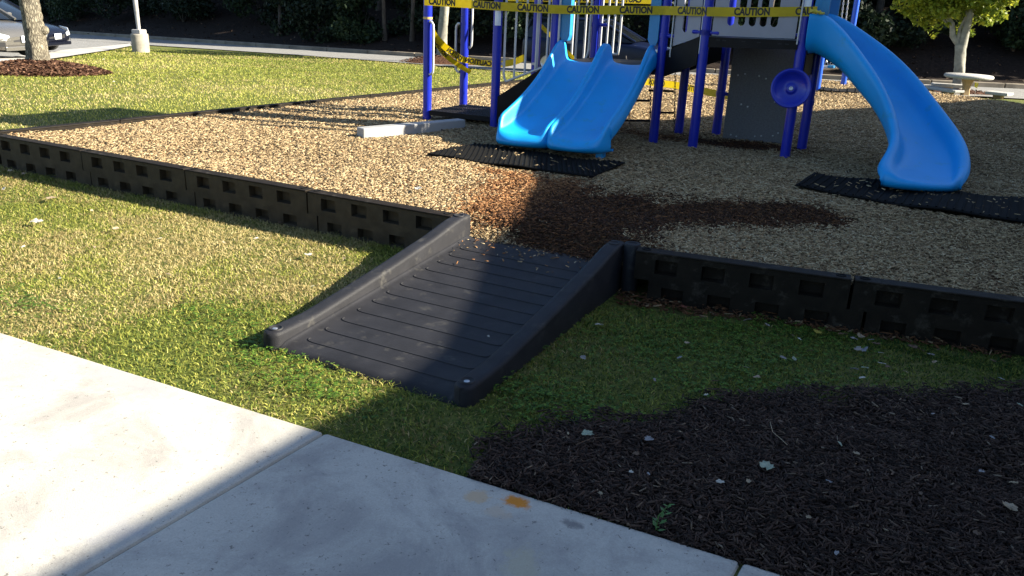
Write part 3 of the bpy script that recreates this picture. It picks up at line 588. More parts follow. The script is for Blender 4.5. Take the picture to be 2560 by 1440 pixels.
for xx in (.6,.66,.85,1.0,1.2,1.27):
    mb=MB(); mb.box((xx,4.155+(xx-.5)*.045-.0,1.345),(.035,.02,.012)); mb.build('fascia_slot',M['groove'],sub(fs,ps))
# stairs from transfer platform to slide deck : stringers + treads
for (p0,p1) in (((-1.72,3.80),(-1.14,3.97)),((-1.70,4.66),(-1.06,4.92))):
    a=np.array([*p0,0]);b=np.array([*p1,0])
    mb=MB(); mb.prism([a+(0,0,.30),a+(0,0,.60),b+(0,0,1.02),b+(0,0,.98),b+(0,0,.55)],(0,.03,0)); mb.build('stringer',M['deck'],ps,bev=.004)
for i in range(4):
    x=-1.66+i*.14; z=.5+i*.14; mb=MB(); mb.box((x+.07,4.3,z),(.17,.72,.04)); mb.build('stair_tread',M['deck'],ps,bev=.004)
# second short ramp (between B and D)
for yy in ((4.31,4.16),(5.03,5.22)):
    mb=MB(); mb.prism([(.03,yy[0]-.02,.93),(.03,yy[0]-.02,1.20),(.41,yy[1]-.02,1.37),(.41,yy[1]-.02,1.09)],(0,.03,0)); mb.build('stringer',M['deck'],ps,bev=.004)
mb=MB(); mb.prism([(.0,4.32,1.03),(.45,4.2,1.33),(.45,4.2,1.29),(.0,4.32,.98)],(0,.8,0)); mb.build('ramp_floor',M['deck'],ps)
# stair rails with upright bars
def barrier(p0,p1,z0a,z0b,ztop,n,name='stair_rail',drop=.12):
    a=np.array([*p0,0.]);b=np.array([*p1,0.]); mb=MB(); r=.0135
    A=a+(0,0,z0a);B=b+(0,0,z0b); d=(b-a); 
    c1=A+(0,0,.12); pathb=[a+(0,0,ztop),a+(0,0,z0a+.10),a+d*.015+(0,0,z0a+.045),a+d*.05+(0,0,z0a+.012),a+d*.10+(0,0,z0a+.012+(z0b-z0a)*.05)]+[a+d*t+(0,0,z0a+(z0b-z0a)*t) for t in np.linspace(.2,.9,5)]+[a+d*.96+(0,0,z0b+.0),a+d*.985+(0,0,z0b+.05),b+(0,0,z0b+.1),b+(0,0,ztop)]
    mb.tube(pathb,r,10); mb.tube([a+(0,0,ztop),b+(0,0,ztop)],r,10)
    for i in range(n):
        t=(i+1)/(n+1); mb.tube([a+d*t+(0,0,z0a+(z0b-z0a)*t),a+d*t+(0,0,ztop)],r*.92,10)
    for zz in (z0a+.2,ztop-.2): mb.box(a+(-.03,0,zz),(.06,.03,.03))
    return mb.build(name,M['railgrey'],ps)
barrier((-1.67,3.86),(-1.09,4.00),.76,1.02,2.1,4)
barrier((-1.66,4.68),(-1.10,4.90),.72,1.02,2.1,3)
barrier((-1.36,5.0),(-1.2,5.0),.98,.98,2.2,0,'barrier')
barrier((-1.0,5.0),(-.76,5.0),1.08,1.08,2.2,2,'barrier')
# D-shaped handles
def handle(k,dx,z0,z1,off=.09,dy=-.02):
    x,y,_=posts[k]; mb=MB(); s=np.sign(dx)
    P=[(x+s*.04,y+dy,z1),(x+s*off*.7,y+dy,z1+.0),(x+s*off*.95,y+dy,z1-.03),(x+s*off,y+dy,z1-.09),(x+s*off,y+dy,z0+.09),(x+s*off*.95,y+dy,z0+.03),(x+s*off*.7,y+dy,z0),(x+s*.04,y+dy,z0)]
    mb.tube(P,.0145,10); mb.build('handle',M['railgrey'],ps)
handle('A',1,.78,1.36); handle('A2',-1,.76,1.33,.10,-.04); handle('A2',1,1.05,1.72,.09,.02)
# slide hood panels
for (x,y,zb) in ((-1.035,4.035,1.24),(-.115,4.27,1.24)):
    mb=MB(); mb.prism([(x-.055,y-.02,2.3),(x-.055,y-.02,zb+.06),(x-.02,y-.02,zb),(x+.035,y-.02,zb),(x+.055,y-.02,zb+.06),(x+.055,y-.02,2.3)],(0,.10,0)); mb.build('slide_hood',M['cyan'],ps,bev=.012)
mb=MB(); mb.box((-.575,4.15,2.35),(1.1,.1,.14),.24); mb.build('slide_hood',M['cyan'],ps,bev=.012)
# ---- double slide ----
def double_slide():
    L0=np.array([-1.06,4.06]);R0=np.array([-.10,4.30]);L1=np.array([-1.10,2.52]);R1=np.array([-.01,2.68])
    S=[0,.04,.1,.18,.27,.36,.45,.54,.63,.71,.78,.84,.89,.93,.96,.985,1.0]
    bz=[1.035,1.03,1.0,.94,.86,.78,.705,.635,.57,.52,.48,.455,.442,.435,.428,.41,.385]
    wh=[.18,.22,.235,.20,.15,.135,.13,.13,.135,.14,.14,.135,.125,.11,.085,.045,.004]
    U=[0,.006,.02,.035,.05,.062,.08,.12,.2,.3]; rid=[.82,.96,1,.95,.72,.42,.16,.03,0,0]
    half=U+[.5-u for u in U[::-1]]; # one chute in u 0...5 scale 
    G=[]
    for s,z,wl in zip(S,bz,wh):
        curve=.0
        L=L0+(L1-L0)*s; R=R0+(R1-R0)*s
        # round the front corners of each chute
        row=[]
        for ch in (0,1):
            hh=[]
            us=[0,.01,.028,.045,.062,.08,.105,.15,.3,.5,.7,.85,.895,.92,.938,.955,.972,.99,1]
            rr=[.80,.95,1,.97,.75,.45,.18,.04,0,0,0,.04,.18,.45,.75,.97,1,.95,.80]
            if ch==1: us=us[1:]; rr=rr[1:]
            for u,q in zip(us,rr):
                g=(u+ch)/2; e=abs(u-.5)*2
                back=max(0,s-.86)/.14*(e**6)*(.26 if (ch==0)==(u<.5) else .10)      # rounded nose
                P=L*(1-g)+R*g; P=P+np.array([.0,1.])*back
                mid=1.0 if (ch==0 and u<.5) or (ch==1 and u>.5) else (.95 if s<.5 else .75)
                if s<.3: sag=1
                zz=z+wl*q*mid-.02*(1-q)*(1-e)
                row.append((P[0],P[1],zz))
        # outer skirts
        l=row[0]; r_=row[-1]; q_=1-s**6*.9
        row=[(l[0]+.005,l[1],z-.04),(l[0]-.03*q_,l[1],z-.02),(l[0]-.032*q_,l[1],max(z-.015,l[2]-.05)),(l[0]-.02*q_,l[1],l[2]-.012*q_)]+row+[(r_[0]+.02*q_,r_[1],r_[2]-.012*q_),(r_[0]+.032*q_,r_[1],max(z-.015,r_[2]-.05)),(r_[0]+.03*q_,r_[1],z-.02),(r_[0]-.005,r_[1],z-.04)]
        G.append(row)
    # rolled lip at the exit
    last=G[-1]; G.append([(p[0],p[1]-.006,min(p[2],.385)-.02) for p in last]); G.append([(p[0],p[1]+.02,.325) for p in last]); G.append([(p[0],p[1]+.10,.315) for p in last])
    mb=MB(); mb.grid(G); o=mb.build('double_slide',M['slide'],ps); m=o.modifiers.new('sub','SUBSURF'); m.levels=2; m.render_levels=2
    m=o.modifiers.new('sol','SOLIDIFY'); m.thickness=.012; m.offset=-1
    for fx,fy in ((-.10,2.95),): f=MB(); f.box((fx,fy,.25),(.07,.10,.2)); f.build('slide_foot',M['slide'],sub(o,ps),bev=.01)
double_slide()
# ---- curved slide ----
def curved_slide():
    Lp=[(1.44,4.18,1.62),(1.505,4.22,1.637),(1.593,4.25,1.615),(1.76,4.26,1.485),(1.946,4.18,1.298),(2.155,4.03,1.086),(2.309,3.84,.881),(2.405,3.63,.681),(2.41,3.42,.57),(2.38,3.24,.50),(2.375,3.08,.46),(2.42,2.98,.415)]
    Rp=[(1.44,4.93,1.62),(1.52,4.95,1.634),(1.70,4.95,1.57),(1.95,4.92,1.43),(2.22,4.84,1.27),(2.47,4.68,1.075),(2.68,4.44,.875),(2.87,4.15,.71),(2.985,3.85,.585),(3.02,3.55,.475),(3.0,3.35,.42),(2.97,3.22,.385)]
    dp=[.30,.30,.31,.29,.28,.25,.22,.18,.145,.11,.07,.03]
    n=len(Lp); tt=np.linspace(0,n-1,46); ip=lambda A:np.stack([np.interp(tt,range(n),[a[k] for a in A]) for k in range(3)],-1)
    L=ip(Lp);R=ip(Rp);D=np.interp(tt,range(n),dp)
    for _ in range(4):
        for A in (L,R): A[1:-1]=(A[:-2]+2*A[1:-1]+A[2:])/4
    us=[.0,.02,.06,.10,.13,.18,.28,.42,.5,.58,.72,.82,.87,.90,.94,.98,1.]; rr=[1,1.02,.98,.72,.42,.18,.05,0,0,0,.05,.18,.42,.72,.98,1.02,1]
    G=[]
    for i,(l,r_,d) in enumerate(zip(L,R,D)):
        w=(r_-l); w[2]=0; wn=w/np.linalg.norm(w); row=[]
        fwd=np.array([wn[1],-wn[0],0]); s=tt[i]/(n-1)
        for u,q in zip(us,rr):
            P=l*(1-u)+r_*u; e=abs(u-.5)*2; P=P+fwd*(.12*(1-e**3)*max(0,(s-.8)/.2)); P=P.copy(); P[2]-=d*(1-q); row.append(P)
        a=row[0];b=row[-1]; bot=d+.03
        row=[l+w*.16-np.array([0,0,bot+.02]),l+w*.05-np.array([0,0,bot*.92]),l-wn*.012-np.array([0,0,bot*.7]),l-wn*.022-np.array([0,0,bot*.35]),l-wn*.026-np.array([0,0,.03]),l-wn*.012-np.array([0,0,.004])]+row+[r_+wn*.012-np.array([0,0,.004]),r_+wn*.026-np.array([0,0,.03]),r_+wn*.022-np.array([0,0,bot*.35]),r_+wn*.012-np.array([0,0,bot*.7]),r_-w*.05-np.array([0,0,bot*.92]),r_-w*.16-np.array([0,0,bot+.02])]
        G.append(row)
    last=G[-1]; c=np.mean(last,axis=0)
    G.append([(p[0]+(p[0]-c[0])*.01,p[1]-.015,min(p[2],.375)-.02) for p in last]); G.append([(p[0],p[1]+.02,.32) for p in last]); G.append([(p[0],p[1]+.08,.31) for p in last])
    mb=MB(); mb.grid(G); o=mb.build('curved_slide',M['slide'],ps); m=o.modifiers.new('sub','SUBSURF'); m.levels=1; m.render_levels=2
    m=o.modifiers.new('sol','SOLIDIFY'); m.thickness=.014; m.offset=-1
    s=MB(); s.tube([L[i]-np.array([0,0,D[i]*.42])-np.array([.0,.026,0]) for i in range(0,38)],.004,6); s.build('mould_seam',M['slide'],sub(o,ps))
    f=MB(); f.box((2.68,3.25,.25),(.09,.10,.22)); f.build('slide_foot',M['slide'],sub(o,ps),bev=.01)
    # hood / entry panels
    mb=MB(); mb.prism([(1.47,4.22,1.40),(1.47,4.22,2.5),(1.60,4.24,2.5),(1.60,4.24,1.64),(1.52,4.23,1.55)],(0,.05,0)); mb.build('slide_hood',M['cyan'],ps,bev=.01)
    mb=MB(); mb.prism([(1.47,4.92,1.40),(1.47,4.92,2.5),(1.60,4.94,2.5),(1.60,4.94,1.6)],(0,.05,0)); mb.build('slide_hood',M['cyan'],ps,bev=.01)
    mb=MB(); mb.box((1.445,4.55,1.22),(.03,.62,.36)); mb.build('deck_fascia',M['deck'],ps,bev=.004)
curved_slide()
# ---- slotted grey panels ----
def panelslot(p0,p1,zb0,zb1,zt,slots,sw,sb,name='guard_panel'):
    """vertical panel from p0 to p1, bottom zb0->zb1; slots: centres (m along), bottoms at sb above the panel's bottom"""
    a=np.array([*p0,0.]);b=np.array([*p1,0.]); Lg=np.linalg.norm(b-a); d=(b-a)/Lg; nv=np.array([-d[1],d[0],0])*.02; mb=MB()
    zb=lambda s:zb0+(zb1-zb0)*s/Lg; W=lambda s,z,k=0:a+d*s+np.array([0,0,z])+nv*k
    xsb=[0]+[v for c in slots for v in (c-sw/2,c+sw/2)]+[Lg]
    for i in range(0,len(xsb),2):
        s0,s1=xsb[i],xsb[i+1]; mb.hexa([W(s0,zb(s0)),W(s1,zb(s1)),W(s1,zb(s1),1),W(s0,zb(s0),1)],[W(s0,zt),W(s1,zt),W(s1,zt,1),W(s0,zt,1)])
    for c in slots:
        s0,s1=c-sw/2,c+sw/2; m=8; base=zb(c)+sb; prev=None
        pts=[(c-sw/2*math.cos(math.pi*k/m),base+sw/2-sw/2*math.sin(math.pi*k/m)) for k in range(m+1)]
        for k in range(m):
            (xa,za),(xb,zb_)=pts[k],pts[k+1]; mb.hexa([W(xa,zb(xa)),W(xb,zb(xb)),W(xb,zb(xb),1),W(xa,zb(xa),1)],[W(xa,za),W(xb,zb_),W(xb,zb_,1),W(xa,za,1)])
        mb.hexa([W(s0,zt-.12),W(s1,zt-.12),W(s1,zt-.12,1),W(s0,zt-.12,1)],[W(s0,zt),W(s1,zt),W(s1,zt,1),W(s0,zt,1)])
    return mb.build(name,M['grey'],ps)
panelslot((.53,4.15),(1.335,4.19),1.385,1.40,2.2,[.17,.275,.38,.485,.59],.07,.10)
panelslot((.10,4.27),(.40,4.16),1.25,1.36,2.1,[.13],.065,.10)
for ex,ey,ez in ((1.365,4.17,1.35),(.085,4.26,1.14),(.425,4.14,1.2)): mb=MB(); mb.tube([(ex,ey,ez),(ex,ey,2.2)],.008,8); mb.build('edge_rod',M['railgrey'],ps)
collar('B',1.35,(1,-.2)); collar('D',1.41,(1,-.05)); collar('D',1.41,(-1,.1)); collar('C',1.43,(-1,-.1)); collar('b3',.72,(1,-.1)); collar('C2',.75,(-1,.1)); collar('b2',1.3,(-.6,-.2)); collar('F2',1.4,(1,0)); collar('b2',1.15,(1,-.2))
# ---- climbing panel behind ----
mb=MB(); mb.prism([(.55,5.10,.1),(1.30,5.10,.1),(1.27,5.10,1.29),(.55,5.10,1.27)],(0,.03,0)); cpn=mb.build('climbing_panel',M['climb'],ps,bev=.006)
for (px,py) in ((1845,188),(1863,185),(1898,190),(1915,197),(1937,255),(1853,261),(1869,267),(1945,333),(1827,337),(1841,341),(1887,341),(1903,340),(1932,340)):
    d=ray(px,py); t_=(5.097-CP[1])/d[1]; c=CP+d*t_; mb=MB(); mb.lathe([(.010,.0),(.010,.004),(.006,.007),(.0005,.007)],c+np.array([0,.001,0]),(0,-1,0),12); mb.build('bolt',M['steel'],sub(cpn,ps))
# ---- drum dish on post C ----
dc=np.array([1.385,4.09,.94]); ax=np.array([.16,-1.,.14]); ax/=np.linalg.norm(ax)
mb=MB(); mb.lathe([(.02,-.05),(.12,-.045),(.17,-.02),(.187,.005),(.19,.02),(.185,.028),(.172,.028),(.165,.022),(.155,.022),(.148,.012),(.12,-.01),(.07,-.022),(.045,-.022),(.042,-.012),(.030,-.012),(.0005,-.012)],dc,ax,48); dr=mb.build('spinner_dish',M['blue'],ps)
mb=MB(); mb.lathe([(.020,-.012),(.020,-.004),(.013,.0),(.010,-.003),(.0005,-.003)],dc,ax,24); mb.build('hub_bolt',M['steel'],sub(dr,ps))
mb=MB(); mb.tube([dc-ax*.05,dc-ax*.12],.03,12); mb.build('bracket',M['blue'],sub(dr,ps))
# ---- chain ladder ----
def chainl(p0,p1,name='chain'):
    p0=np.array(p0,float);p1=np.array(p1,float); L=np.linalg.norm(p1-p0); n=int(L/.034); d=(p1-p0)/L; mb=MB()
    for i in range(n):
        c=p0+d*(i+.5)*L/n; s=np.array([1,0,0]) if i%2 else np.array([0,1,0]); P=[]
        for k in range(9):
            a=2*math.pi*k/8; P.append(c+d*.022*math.cos(a)+s*.010*math.sin(a))
        mb.tube(P,.0035,5,cap=False)
    return mb.build(name,M['steel2'],ps)
M['steel2']=plain('dark chain steel',(.05,.045,.045),.5,.5)
ladx=[(-.83,5.45),(-.36,5.42),(.0,5.35)]
c0a,c0b=gp(1621,190,5.1),gp(1628,302,5.0); c1a,c1b=gp(1683,185,5.1),gp(1688,318,5.0)
for a,b in ((c0a,c0b),(c1a,c1b)): chainl(a+(0,0,.25),b+(0,0,-.1))
cLa=c0a-(c1a-c0a)*1.0; cLb=c0b-(c1b-c0b)*.9; chainl(cLa+(0,0,.25),cLb+(0,0,-.1))
for (pa,pb,Y) in (((1622,226),(1684,228),5.05),((1625,281),(1686,282),5.03),((1560,250),(1625,252),5.05),((1555,301),(1628,302),5.03)):
    mb=MB(); mb.tube([gp(*pa,Y),gp(*pb,Y)],.013,8); mb.build('rung',M['deck'],ps)
# warning stickers on posts
for k,z in (('M',1.40),('C',1.71)):
    x,y,_=posts[k]; G=[]
    vv=np.array([CP[0]-x,CP[1]-y]); a0=math.atan2(vv[1],vv[0])
    for zz in (z-.035,z+.12):
        G.append([(x+(PR+.001)*math.cos(a0+a),y+(PR+.001)*math.sin(a0+a),zz) for a in np.linspace(-.7,.7,8)])
    mb=MB(); mb.grid(G); st=mb.build('sticker',M['plate'],sub(PO[k],ps))
# roof of the structure (above the frame, throws the dark patch on the lawn)
mb=MB(); c=np.array([-.2,5.0,4.05]); q=[(-1.18,3.95,3.7),(.75,4.2,3.7),(.8,5.9,3.7),(-.9,5.8,3.7)]
mb.add([*q,c],[(0,1,4),(1,2,4),(2,3,4),(3,0,4),(3,2,1,0)]); mb.build('roof',M['cyan'],ps)
# ================= BALANCE BEAM =================
b0=at(900,345,.25); b1=np.array([-2.0,3.72,.25]); 
p0=np.array([-2.50,2.27,0]);p1=np.array([-2.06,3.55,0]); dv=(p1-p0)/np.linalg.norm(p1-p0); ang=math.atan2(dv[1],dv[0]); mid=(p0+p1)/2
bt=thing('balance_beam',(mid[0],mid[1],.22),'off-white boxy beam lying on the chips beside the low platform','beam')
mb=MB(); mb.box((mid[0]+.03,mid[1]+.03,.275),(np.linalg.norm(p1-p0),.13,.15),ang); mb.build('beam_body',M['beam'],bt,bev=.01)
# ================= RUBBER MATS =================
def mat_(c4,label,kindm,cellx,celly,lift=.04):
    c4=[np.array(c,float) for c in c4]; ctr=sum(c4)/4; t=thing('wear_mat',(ctr[0],ctr[1],.25),label,'mat','rubber mats under the play equipment')
    nx=40;ny=14; P=lambda u,v:(c4[0]*(1-u)*(1-v)+c4[1]*u*(1-v)+c4[2]*u*v+c4[3]*(1-u)*v)
    def Z(p,u,v): return float(hch(p[0],p[1]))+lift+.010*math.sin(p[0]*5.2+p[1]*2)+.005*math.sin(p[0]*11+1.3)
    mb=MB(); G=[]
    for i in range(nx+1): G.append([(*P(i/nx,j/ny),Z(P(i/nx,j/ny),i/nx,j/ny)) for j in range(ny+1)])
    mb.grid(G); o=mb.build('mat_sheet',M['rubber'],t); s=o.modifiers.new('s','SOLIDIFY'); s.thickness=.012; s.offset=-1
    kb=MB(); Lx=np.linalg.norm(c4[1]-c4[0]);Ly=np.linalg.norm(c4[3]-c4[0]); 
    if kindm=='knob':
        a=int(Lx/cellx);b=int(Ly/celly)
        for i in range(a):
            for j in range(b):
                u=(i+.5+(.5 if j%2 else 0))/(a+.5); v=(j+.5)/b; p=P(u,v); z=Z(p,u,v); s_=cellx*.36; h=.011
                kb.add([(p[0]-s_,p[1],z),(p[0],p[1]-s_,z),(p[0]+s_,p[1],z),(p[0],p[1]+s_,z),(p[0]-s_*.55,p[1],z+h),(p[0],p[1]-s_*.55,z+h),(p[0]+s_*.55,p[1],z+h),(p[0],p[1]+s_*.55,z+h)],[(4,5,6,7),(0,1,5,4),(1,2,6,5),(2,3,7,6),(3,0,4,7)])
    else:
        a=int(Lx/cellx)
        for i in range(a):
            u=(i+.5)/a
            kb.tube([(*P(u,v),Z(P(u,v),u,v)+.003) for v in np.linspace(.03,.97,8)],.009,5)
    kb.build('mat_ribs',M['rubber'],sub(o,t)); return t
mat_([at(1185,366,.25)[:2],at(1562,412,.25)[:2],at(1482,440,.25)[:2],at(1068,392,.25)[:2]],'black studded rubber mat under the exit of the double slide','knob',.048,.048)
mat_([at(2035,437,.26)[:2],at(2580,505,.26)[:2],at(2575,566,.26)[:2],at(1985,480,.26)[:2]],'black ribbed rubber mat under the exit of the curved slide','rib',.06,.05)
mat_([at(2052,222,.25)[:2],at(2150,226,.25)[:2],at(2148,237,.25)[:2],at(2048,231,.25)[:2]],'small dark ribbed mat beneath the distant swings','rib',.14,.05)
# ================= CAUTION TAPES =================
def textmesh(s,size):
    cu_=bpy.data.curves.new('t','FONT'); cu_.body=s; cu_.size=size; cu_.offset=size*.045; cu_.align_x='CENTER'; cu_.align_y='CENTER'; cu_.resolution_u=3
    o=bpy.data.objects.new('t',cu_); col.objects.link(o); dg=bpy.context.evaluated_depsgraph_get(); me=bpy.data.meshes.new_from_object(o.evaluated_get(dg))
    V=np.array([v.co[:] for v in me.vertices]); F=[tuple(p.vertices) for p in me.polygons]; bpy.data.objects.remove(o); return V,F
TXV,TXF=textmesh('CAUTION',.082)
TXV[:,0]*=.92; CAV,CAF=textmesh('CAU',.082); CAV[:,0]*=.92
def tape(name,path,label,words=(),width=.078,step=.04,flipx=False,group=None,face=-1,ups=None,off=0.):
    """path: points; ups: width directions per point; words: arc length centres"""
    P=np.array(path,float); s=np.r_[0,np.cumsum(np.linalg.norm(np.diff(P,axis=0),axis=1))]; n=max(8,int(s[-1]/step)); t=np.linspace(0,s[-1],n+1)
    Q=np.stack([np.interp(t,s,P[:,k]) for k in range(3)],-1); U=np.array(ups,float) if ups is not None else np.tile([0,0,1.],(len(P),1)); UU=np.stack([np.interp(t,s,U[:,k]) for k in range(3)],-1); UU/=np.linalg.norm(UU,axis=1)[:,None]
    for _ in range(2): Q[1:-1]=(Q[:-2]+2*Q[1:-1]+Q[2:])/4
    tan=np.gradient(Q,axis=0); tan/=np.linalg.norm(tan,axis=1)[:,None]; UU-=tan*(UU*tan).sum(1)[:,None]; UU/=np.linalg.norm(UU,axis=1)[:,None]; nn=np.cross(tan,UU)
    c=Q.mean(0); th=thing(name,c,label,'caution tape',group); G=[]
    for j in (-.5,-.17,.17,.5): G.append([q+u*j*width for q,u in zip(Q,UU)])
    mb=MB(); mb.grid(G); o=mb.build('tape_band',M['tape'],th)
    A=o.data.attributes.new('rnd','FLOAT','FACE'); A.data.foreach_set('value',np.random.default_rng(3).random(len(o.data.polygons)).astype(np.float32))
    for w_ in words:
        V=(CAV if w_<0 else TXV).copy(); FF=CAF if w_<0 else TXF; w_=abs(w_)
        if flipx: V[:,0]*=-1
        sx=np.clip(w_+V[:,0],0,s[-1]); q=np.stack([np.interp(sx,t,Q[:,k]) for k in range(3)],-1); u=np.stack([np.interp(sx,t,UU[:,k]) for k in range(3)],-1); nv=np.stack([np.interp(sx,t,nn[:,k]) for k in range(3)],-1)
        X=q+u*V[:,1:2]*(width/.078)+nv*(.0015)*(-face)*-1
        X=q+u*V[:,1:2]*(width/.078)+nv*.0015
        mb=MB(); mb.add(X,FF); mb.build('lettering',M['ink'],sub(o,th))
        if True:
            X=q+u*V[:,1:2]*(width/.078)-nv*.0015; mb=MB(); mb.add(X,FF); mb.build('lettering',M['ink'],sub(o,th))
    return th
# main tape across the front, left to right
def pz(px,py,x,y):   # height of the photo row at plan point
    d=ray(px,py); t_=((x-CP[0])*d[0]+(y-CP[1])*d[1])/(d[0]**2+d[1]**2); return (CP+t_*d)
pl=[(-2.66,3.76,1.578),(-2.3,3.772,1.575),(-1.75,3.76,1.565),(-1.14,3.90,1.56),(-.9,3.97,1.565),(-.02,4.255,1.60),(.46,4.115,1.61),(.9,4.14,1.625),(1.40,4.185,1.655),(1.50,4.19,1.66)]
path=np.array(pl)
s=np.r_[0,np.cumsum(np.linalg.norm(np.diff(path,axis=0),axis=1))]
def arc_at_px(px):
    best=None
    for a in np.linspace(0,s[-1],900):
        q=np.array([np.interp(a,s,path[:,k]) for k in range(3)])-CP; X=1280+FPX*(q@cr)/(q@cf)
        if best is None or abs(X-px)<best[0]: best=(abs(X-px),a)
    return best[1]
words=[arc_at_px(p) for p in (1105,1216,1332,1457,1590,1730,1880)]+[-arc_at_px(2010)]
tape('caution_tape',pl,'yellow tape reading CAUTION stretched across the front of the play structure',words,width=.088)
# cut word at the knotted end
mbv=TXV[:,0]; 
tape('caution_tape',[gp(1268,-6,4.8),gp(1450,-3,5.0),gp(1560,-1,5.1),gp(1634,1,5.1)],'yellow tape crossing behind the slide hoods at the top edge of the photo',[.35,.9,1.45],flipx=True,width=.08)
# sagging loop from post A to rear posts
def pxp(px,py,Y): return gp(px,py,Y)
lp=[pxp(1071,62,3.80),pxp(1078,78,3.85),pxp(1092,108,4.0),pxp(1110,135,4.2),pxp(1130,152,4.35),pxp(1152,166,4.5),pxp(1176,181,4.55)]
tape('caution_tape',lp,'twisted yellow tape sagging from the leftmost post down to the next post',[.42],width=.06,ups=[(.6,0,.8)]*7)
lp=[pxp(1072,66,3.82),pxp(1090,95,3.95),pxp(1115,120,4.15),pxp(1140,138,4.35),pxp(1152,148,4.5),pxp(1180,153,4.6),pxp(1205,158,4.65),pxp(1232,160,4.68),pxp(1262,160,4.72),pxp(1290,154,4.74),pxp(1312,143,4.75)]
tape('caution_tape',lp,'yellow tape strand dipping behind the left posts above the lawn',[.62,1.02],flipx=True,width=.075,ups=[(.5,0,.8)]*4+[(.2,0,1)]*7)
lp=[pxp(1350,62,4.8),pxp(1370,82,4.85),pxp(1386,98,4.9),pxp(1420,132,4.95),pxp(1440,152,5.0)]
tape('caution_tape',lp,'short yellow tape strand slanting down behind the stair rails',(),width=.045)
lp=[gp(1605,203,6.4),gp(1640,207,6.2),gp(1690,213,6.0),gp(1750,226,5.8),gp(1820,240,5.5)]
tape('caution_tape',lp,'yellow tape seen below the deck between the rear posts, lettering reversed',[.33,1.0],flipx=True,width=.085)
x,y,_=posts['A']; mb=MB(); mb.tube([(x,y,1.385),(x,y,1.41)],PR+.003,20,cap=False); o=mb.build('tape_wrap',plain('tan strap',(.55,.38,.12),.5)); tag(o,'narrow tan strap tied around the leftmost blue post','strap')
x,y,_=posts['C']; mb=MB()
for i in range(3): mb.tube([(1.44,4.175,1.655+.01*i),(1.49+.01*i,4.165,1.67-.012*i),(1.53,4.19,1.655+.012*(i-1)),(1.57-.02*i,4.2,1.645)],.012-.002*i,7)
tag(mb.build('tape_knot',plain('tape knot',(.5,.42,.05),.5)),'crumpled knot ending the CAUTION tape beside the curved slide','tape knot')
# ================= TREES =================
def leafcloud(name,clusters,n,size,mat,seed,parent,flatten=.8):
    r=np.random.default_rng(seed); cl=np.array([c[:3] for c in clusters]); rad=np.array([c[3] for c in clusters]); w_=rad**2; k=r.choice(len(cl),n,p=w_/w_.sum())
    d=r.normal(size=(n,3)); d/=np.linalg.norm(d,axis=1)[:,None]; rr=rad[k]*r.uniform(.45,1.0,n)**.6*r.uniform(.75,1.1,n)
    C=cl[k]+d*rr[:,None]*np.array([1,1,flatten]); tone=np.clip(r.random(n)*.7+.3*r.random(len(cl))[k],0,1)
    return quads(name,C,size,mat,tone,seed+1,parent=parent,kind=None)
def trunkmesh(base,top,r0,r1,seed,flare=1.5,n=18,m=26,rough=.08,bend=.05):
    r=np.random.default_rng(seed); base=np.array(base,float);top=np.array(top,float); G=[]
    for i in range(m):
        t=i/(m-1); c=base+(top-base)*t+np.array([math.sin(t*3+seed),math.cos(t*2.3+seed*2),0])*bend*math.sin(math.pi*t); rad=r0+(r1-r0)*t
        rad*=1+(flare-1)*math.exp(-t*(np.linalg.norm(top-base))/.22)
        G.append([c+rad*(1+rough*(r.random()-.5)+.05*math.sin(3*a+t*9+seed)+.10*(flare-1)*math.exp(-t*8)*math.sin(5*a))*np.array([math.cos(a),math.sin(a),0]) for a in np.linspace(0,2*math.pi,n,endpoint=False)])
    return MB().grid(G,closed=True)
def mound(name,c,rx,h,label,mat,n,seed,cat='mulch ring'):
    G=[];c=np.array(c)
    for i in range(9):
        q=i/8; G.append([(c[0]+rx*q*(1+.08*math.sin(3*a+seed))*math.cos(a),c[1]+rx*q*(1+.08*math.sin(3*a+seed))*math.sin(a),T(c[0]+rx*q*math.cos(a),c[1]+rx*q*math.sin(a))+(.02+h*(1-q**1.6) if i<8 else -.02)) for a in np.linspace(0,2*math.pi,40,endpoint=False)])
    mb=MB(); mb.grid(G,closed=True,flip=True); o=mb.build(name,mat); tag(o,label,cat)
    r=np.random.default_rng(seed); a=r.uniform(0,6.283,n); q=np.sqrt(r.random(n)); x=c[0]+rx*q*np.cos(a)*1.02; y=c[1]+rx*q*np.sin(a)*1.02; z=T(x,y)+.02+h*(1-np.minimum(q,1)**1.6)+r.uniform(0,.03,n)
    k=quads('mulch_shreds',np.stack([x,y,z],-1),.042,M['mulchlit'],r.random(n),seed+1,flat=True,kind=None,parent={'e':o,'_o':[0,0,0]},elong=2); return o
p,rx,_=TREES[0]; b=np.array([p[0],p[1],T(p[0],p[1])])
mound('mulch_ring',b,1.28,.22,'brown mulch mound around the big grey trunk at the left',M['mulchlit0'],9000,61)
t=thing('tree',b,'thick rough-barked grey tree trunk in a mulch mound at the left, before the parked cars','tree')
tp_=b+np.array([-.05,.05,3.6])-np.array([.12,-.0,0])
trunkmesh(b+(0,0,.1),tp_,.185,.165,3,flare=1.35,n=28,m=60,rough=.14,bend=.04).build('trunk',M['bark'],t)
kn=MB(); kp=pz(112,75,b[0],b[1]); kn.lathe([(.10,-.03),(.08,.03),(.045,.05),(.0005,.055)],kp-np.array(cr)*.03*0,np.array(cr)*1.0-np.array(cf)*.3,12); kn.build('branch_stub',M['bark'],t)
r=np.random.default_rng(4); cl=[]
